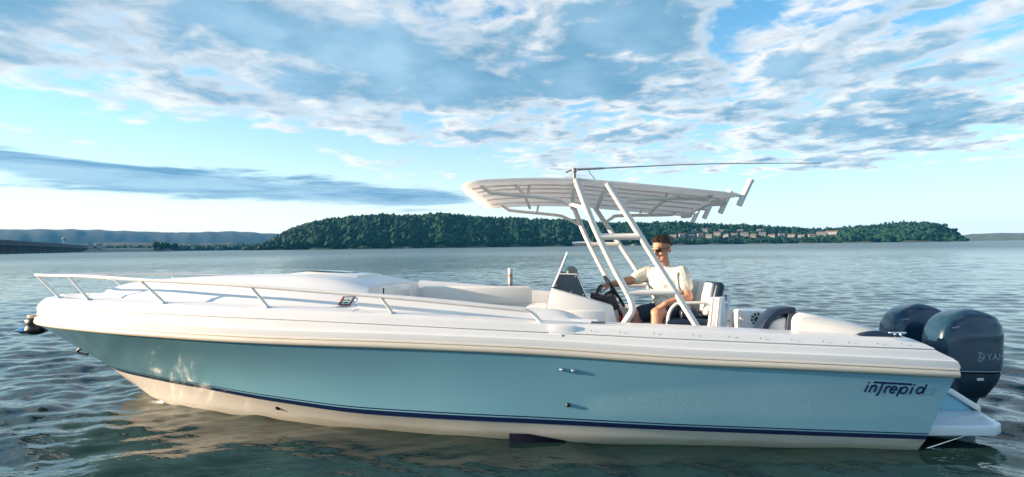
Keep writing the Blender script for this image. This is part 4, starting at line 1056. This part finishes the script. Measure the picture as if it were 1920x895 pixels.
# ------------------------------------------------------------------ marker buoy behind the boat
def buoy():
    d = pix_dir(957, 530); t = -1.5/d.z; p = CAM+d*t; k = (p-CAM).dot(_F)/FOC
    o = empty('marker_buoy', (p.x, p.y, 0)); r = 4.2*k; h = 27*k
    MB().lathe((0, 0, 0), [(r, -.5), (r, h*.62), (r*1.02, h*.62), (r*1.02, h*.63)], seg=20).build('shaft', mat('buoy_shaft', (.50, .46, .42), .6, noise=(5, .2, .05)), o)
    MB().lathe((0, 0, 0), [(r*1.04, h*.63), (r*1.04, h*.95), (r*.8, h), (0, h*1.01)], seg=20).build('cap', mat('buoy_cap', (.72, .70, .66), .5, noise=(5, .1, .05)), o)
    MB().lathe((0, 0, 0), [(r*1.05, h*.42), (r*1.05, h*.54)], seg=20).build('band', mat('buoy_band', (.55, .22, .10), .5), o)
    tag(o, 'pale cylindrical marker buoy standing in the water behind the boat', 'buoy')
buoy()
def small_boat(cx, L, label):
    a = az_of(cx); D = shore(a)-40; o = empty('small_boat', polar(a, D, 0)); o.rotation_euler.z = -a+rng.uniform(-.3, .3)
    rows = [[Vector((x*L/2, s*w*.9, z)) for s, w, z in ((-1, .9, .9), (-1, .7, -.2), (1, .7, -.2), (1, .9, .9))] for x, w in ((-1, 1), (-.3, 1), (.4, .9), (.8, .5), (1, .05))]
    rows = [[Vector((p.x, p.y*k, p.z)) for p in r] for r, k in zip(rows, (1, 1, .9, .5, .05))]
    mb = MB().grid(rows, False, False, True); mb.add(rows[0], [(0, 1, 2, 3)]); mb.build('hull', WALLS[0], o)
    MB().box((-.1*L, 0, 1.5), (L*.3, 1.2, 1.3)).build('cabin', WALLS[0], o, .1); MB().box((-.1*L, 0, 2.25), (L*.36, 1.5, .12)).build('roof', ROOFS[0], o)
    tag(o, label, 'boat', 'small boats under the far wooded shore')
small_boat(657, 8, 'tiny white boat under the hill, leftmost of three far boats')
small_boat(764, 9, 'tiny white boat under the hill, middle of three far boats')
small_boat(1187, 8, 'tiny white boat by far shore, seen between tower legs')

# ------------------------------------------------------------------ the person
def remeshed(name, mb, voxel, smooth, material, parent, loc):
    me = bpy.data.meshes.new(name); me.from_pydata(mb.v, [], mb.f)
    bm = bmesh.new(); bm.from_mesh(me); bmesh.ops.remove_doubles(bm, verts=bm.verts, dist=1e-5); bmesh.ops.recalc_face_normals(bm, faces=bm.faces); bm.to_mesh(me); bm.free()
    o = bpy.data.objects.new(name, me); COL.objects.link(o)
    r = o.modifiers.new('remesh', 'REMESH'); r.mode = 'VOXEL'; r.voxel_size = voxel; r.use_smooth_shade = True
    s = o.modifiers.new('smooth', 'SMOOTH'); s.factor = .5; s.iterations = smooth
    bpy.context.view_layer.update()
    nm = bpy.data.meshes.new_from_object(o.evaluated_get(bpy.context.evaluated_depsgraph_get()))
    bpy.data.objects.remove(o); nm.name = name
    nm.transform(Matrix.Translation(-Vector(loc)))
    nm.polygons.foreach_set('use_smooth', [True]*len(nm.polygons)); nm.materials.clear()
    return link(name, nm, material, parent)
def person():
    base = Vector((-1.53, -.10, .80))
    o = empty('person', boat.rotation_euler.to_matrix() @ base); o.rotation_euler.x = HEEL
    tag(o, 'person in cream T-shirt, navy shorts and sunglasses seated at the helm', 'person')
    hip = Vector((-1.53, -.08, .86)); chest = Vector((-1.60, -.10, 1.13)); neck = Vector((-1.622, -.10, 1.275)); hc = Vector((-1.638, -.12, 1.456))
    Ls, Rs = Vector((-1.482, -.225, 1.218)), Vector((-1.755, .01, 1.218))
    Le, Lh = Vector((-1.435, -.27, 1.005)), Vector((-1.655, -.345, .952))
    Re, Rh = Vector((-1.925, -.04, 1.155)), Vector((-2.105, -.055, 1.120))
    Lk, Rk = Vector((-1.735, -.36, .865)), Vector((-1.87, -.08, .835)); La, Ra = Vector((-1.75, -.38, .36)), Vector((-1.93, -.10, .36))
    fwd = Vector((-.68, -.73, 0)).normalized(); lf = Vector((0, 0, 1)).cross(fwd).normalized()
    tr = Matrix((lf, -fwd, Vector((0, 0, 1)))).transposed()       # columns: his left, back, up
    b = MB()
    b.ell(hip, (.165, .125, .13), tr); b.ell(hip.lerp(chest, .5), (.145, .105, .17), tr); b.ell(chest, (.165, .112, .155), tr)
    b.cap(neck-Vector((0, 0, .06)), neck+Vector((-.005, -.005, .09)), .062, .055); b.cap(Ls, Rs, .062, .062)
    for sh, el, hd in ((Ls, Le, Lh), (Rs, Re, Rh)):
        b.cap(sh, el, .056, .042); b.cap(el, el.lerp(hd, .35), .043, .042); b.cap(el.lerp(hd, .35), hd, .042, .028)
    for hp, kn, an in ((hip+lf*.09, Lk, La), (hip-lf*.09, Rk, Ra)):
        b.cap(hp, kn, .088, .060); b.cap(kn, kn.lerp(an, .3), .058, .060); b.cap(kn.lerp(an, .3), an, .060, .040)
        ft = (fwd+Vector((-.5, 0, 0))).normalized(); b.cap(an-Vector((0, 0, .045)), an+ft*.17-Vector((0, 0, .055)), .042, .032)
    # head, turned towards the viewer and tipped down
    hf = (Vector((-.74, -.64, -.20))).normalized(); hl = Vector((0, 0, 1)).cross(hf).normalized(); hu = hf.cross(hl).normalized()
    hr = Matrix((hl, -hf, hu)).transposed(); H = lambda x, y, z: hc+hr @ Vector((x*1.03, -y*1.03, z*1.04))       # x his left, y forward, z up
    b.ell(H(0, -.012, .035), (.076, .096, .090), hr); b.ell(H(0, .018, -.045), (.060, .070, .085), hr); b.ell(H(0, .048, -.098), (.030, .030, .024), hr)
    b.ell(H(.036, .030, -.075), (.030, .045, .034), hr); b.ell(H(-.036, .030, -.075), (.030, .045, .034), hr)
    b.ell(H(0, .085, .016), (.052, .016, .012), hr)                                   # brow
    b.cap(H(0, .088, .004), H(0, .108, -.036), .010, .014); b.ell(H(0, .098, -.040), (.018, .013, .010), hr)   # nose
    b.ell(H(0, .082, -.066), (.024, .012, .007), hr); b.ell(H(0, .080, -.078), (.021, .012, .007), hr)          # lips
    for s in (-1, 1): b.ell(H(s*.078, -.010, -.012), (.010, .020, .034), hr); b.ell(H(s*.045, .066, -.028), (.022, .018, .018), hr)
    # hands
    def hand(wr, d, nrm, curl, thumb):
        d = d.normalized(); nrm = (nrm-d*nrm.dot(d)).normalized(); sd = d.cross(nrm)
        palm = wr+d*.045
        for q in (-.026, -.009, .009, .026): b.cap(wr+sd*q*.5, palm+d*.035+sd*q, .016, .012)
        for k, q in enumerate((-.030, -.010, .011, .031)):
            L = (.068, .078, .074, .058)[k]; p0 = palm+d*.038+sd*q; a1 = d*math.cos(curl*.5)-nrm*math.sin(curl*.5); a2 = d*math.cos(curl*1.2)-nrm*math.sin(curl*1.2); a3 = d*math.cos(curl*1.8)-nrm*math.sin(curl*1.8)
            p1 = p0+a1*L*.45; p2 = p1+a2*L*.32; p3 = p2+a3*L*.24
            b.cap(p0, p1, .0098, .0092, 6); b.cap(p1, p2, .0092, .0084, 6); b.cap(p2, p3, .0084, .0074, 6)
        t0 = wr+d*.02+sd*thumb*.03; t1 = t0+d*.035+sd*thumb*.028-nrm*.012; t2 = t1+d*.03+sd*thumb*.004-nrm*.014
        b.cap(t0, t1, .014, .0115); b.cap(t1, t2, .0115, .0088)
    hand(Lh, Vector((-.8, -.05, -.42)), Vector((-.35, -.35, .9)), .65, 1)
    hand(Rh, Vector((-.9, .0, -.12)), Vector((-.1, -.25, 1)), 1.0, -1)
    remeshed('body', b, .0065, 4, M['skin'], o, base)
    # shirt
    s = MB()
    s.ell(hip+Vector((0, 0, .02)), (.178, .138, .10), tr); s.ell(hip.lerp(chest, .4), (.168, .130, .17), tr); s.ell(chest+Vector((0, 0, -.01)), (.185, .132, .165), tr); s.cap(Ls+Vector((.005, 0, -.01)), Rs+Vector((0, 0, -.01)), .075, .075)
    s.cap(chest+Vector((0, 0, .05)), neck-Vector((0, 0, .03)), .11, .078)
    s.cap(Ls, Ls.lerp(Le, .50), .074, .072); s.cap(Rs, Rs.lerp(Re, .62), .073, .064)
    s.ell(hip.lerp(chest, .25)+fwd*.06, (.14, .10, .10), tr)
    remeshed('shirt', s, .0085, 3, M['shirt'], o, base)
    t = MB(); t.ell(hip-Vector((0, 0, .045)), (.182, .142, .10), tr)
    t.cap(hip+lf*.09-Vector((0, 0, .01)), (hip+lf*.09).lerp(Lk, .66), .100, .086); t.cap(hip-lf*.09, (hip-lf*.09).lerp(Rk, .80), .100, .088)
    remeshed('shorts', t, .009, 3, M['shorts'], o, base)
    # hair: a cap over the skull with a longer quiff, ragged by noise
    hb = MB(); rows = []
    for i in range(19):
        th = math.pi*(.04+.60*i/18); row = []
        for k in range(36):
            a = 2*math.pi*k/36; lim = .34+.27*(1-math.cos(a-math.pi/2*3+math.pi))*.5   # shorter over the forehead
            tt = min(th, math.pi*lim*1.02+.03*math.sin(a*7)); r = 1.0+.035*math.sin(a*9+th*7)+.03*math.sin(a*17-th*5)
            row.append(H(.084*r*math.sin(tt)*math.cos(a), .104*r*math.sin(tt)*math.sin(a)-.014, .036+.087*r*math.cos(tt)))
        rows.append(row)
    hb.grid(rows, True, False, True); hb.add(rows[0], [tuple(range(36))])
    for k in range(150):
        a = rng.uniform(.3, 2.85) if k < 70 else rng.uniform(0, 6.28); q = rng.uniform(.1, 1.15)
        p = H(.080*math.sin(q)*math.cos(a), .098*math.sin(q)*math.sin(a)-.012, .036+.086*math.cos(q)); dd = hr @ Vector((rng.uniform(-.5, .2), -rng.uniform(.1, .7), rng.uniform(-.1, .35))).normalized()
        hb.cap(p, p+dd*rng.uniform(.010, .022), .007, .0015)
    hm = hb.build('hair', M['hair'], o); hm.data.transform(Matrix.Translation(-base)); hm.data.polygons.foreach_set('use_smooth', [True]*len(hm.data.polygons))
    # sunglasses
    g = MB()
    for sgn in (-1, 1):
        rows = []
        for k in range(20):
            a = 2*math.pi*k/20; cx, cz = math.cos(a), math.sin(a); px = math.copysign(abs(cx)**.8, cx)*.028; pz = math.copysign(abs(cz)**.8, cz)*.0195
            rows.append([H(sgn*.033+px, .098-abs(sgn*.033+px)*.16, .002+pz), H(sgn*.033+px, .091-abs(sgn*.033+px)*.16, .002+pz)])
        g.grid(rows, False, True); g.add([r[0] for r in rows], [tuple(range(20))]); g.add([r[1] for r in rows], [tuple(range(20))])
    gl = g.build('sunglasses', M['lens'], o); gl.data.transform(Matrix.Translation(-base))
    for sgn in (-1, 1):
        q = MB().tube([H(sgn*.060, .088, .008), H(sgn*.078, .05, .008), H(sgn*.082, -.01, .006)], .0035, 6).build('temple_arm', M['lens'], gl); q.data.transform(Matrix.Translation(-base))
    q = MB().tube([H(-.01, .100, .008), H(.01, .100, .008)], .004, 6).build('bridge_piece', M['lens'], gl); q.data.transform(Matrix.Translation(-base))
person()

# ------------------------------------------------------------------ air
def haze():
    mb = MB().box((0, 0, 89), (12000, 12000, 182)); o = mb.build('haze', None)
    m = bpy.data.materials.new('haze_air'); m.use_nodes = True; nt = m.node_tree; nt.nodes.clear(); g = NG(nt)
    v = g.new('ShaderNodeVolumePrincipled'); v.inputs['Color'].default_value = (.07, .46, .95, 1); v.inputs['Density'].default_value = 0.6e-4; v.inputs['Anisotropy'].default_value = 0.0
    out = g.new('ShaderNodeOutputMaterial'); g.l.new(v.outputs[0], out.inputs['Volume'])
    o.data.materials.append(m); o['kind'] = 'stuff'
haze()
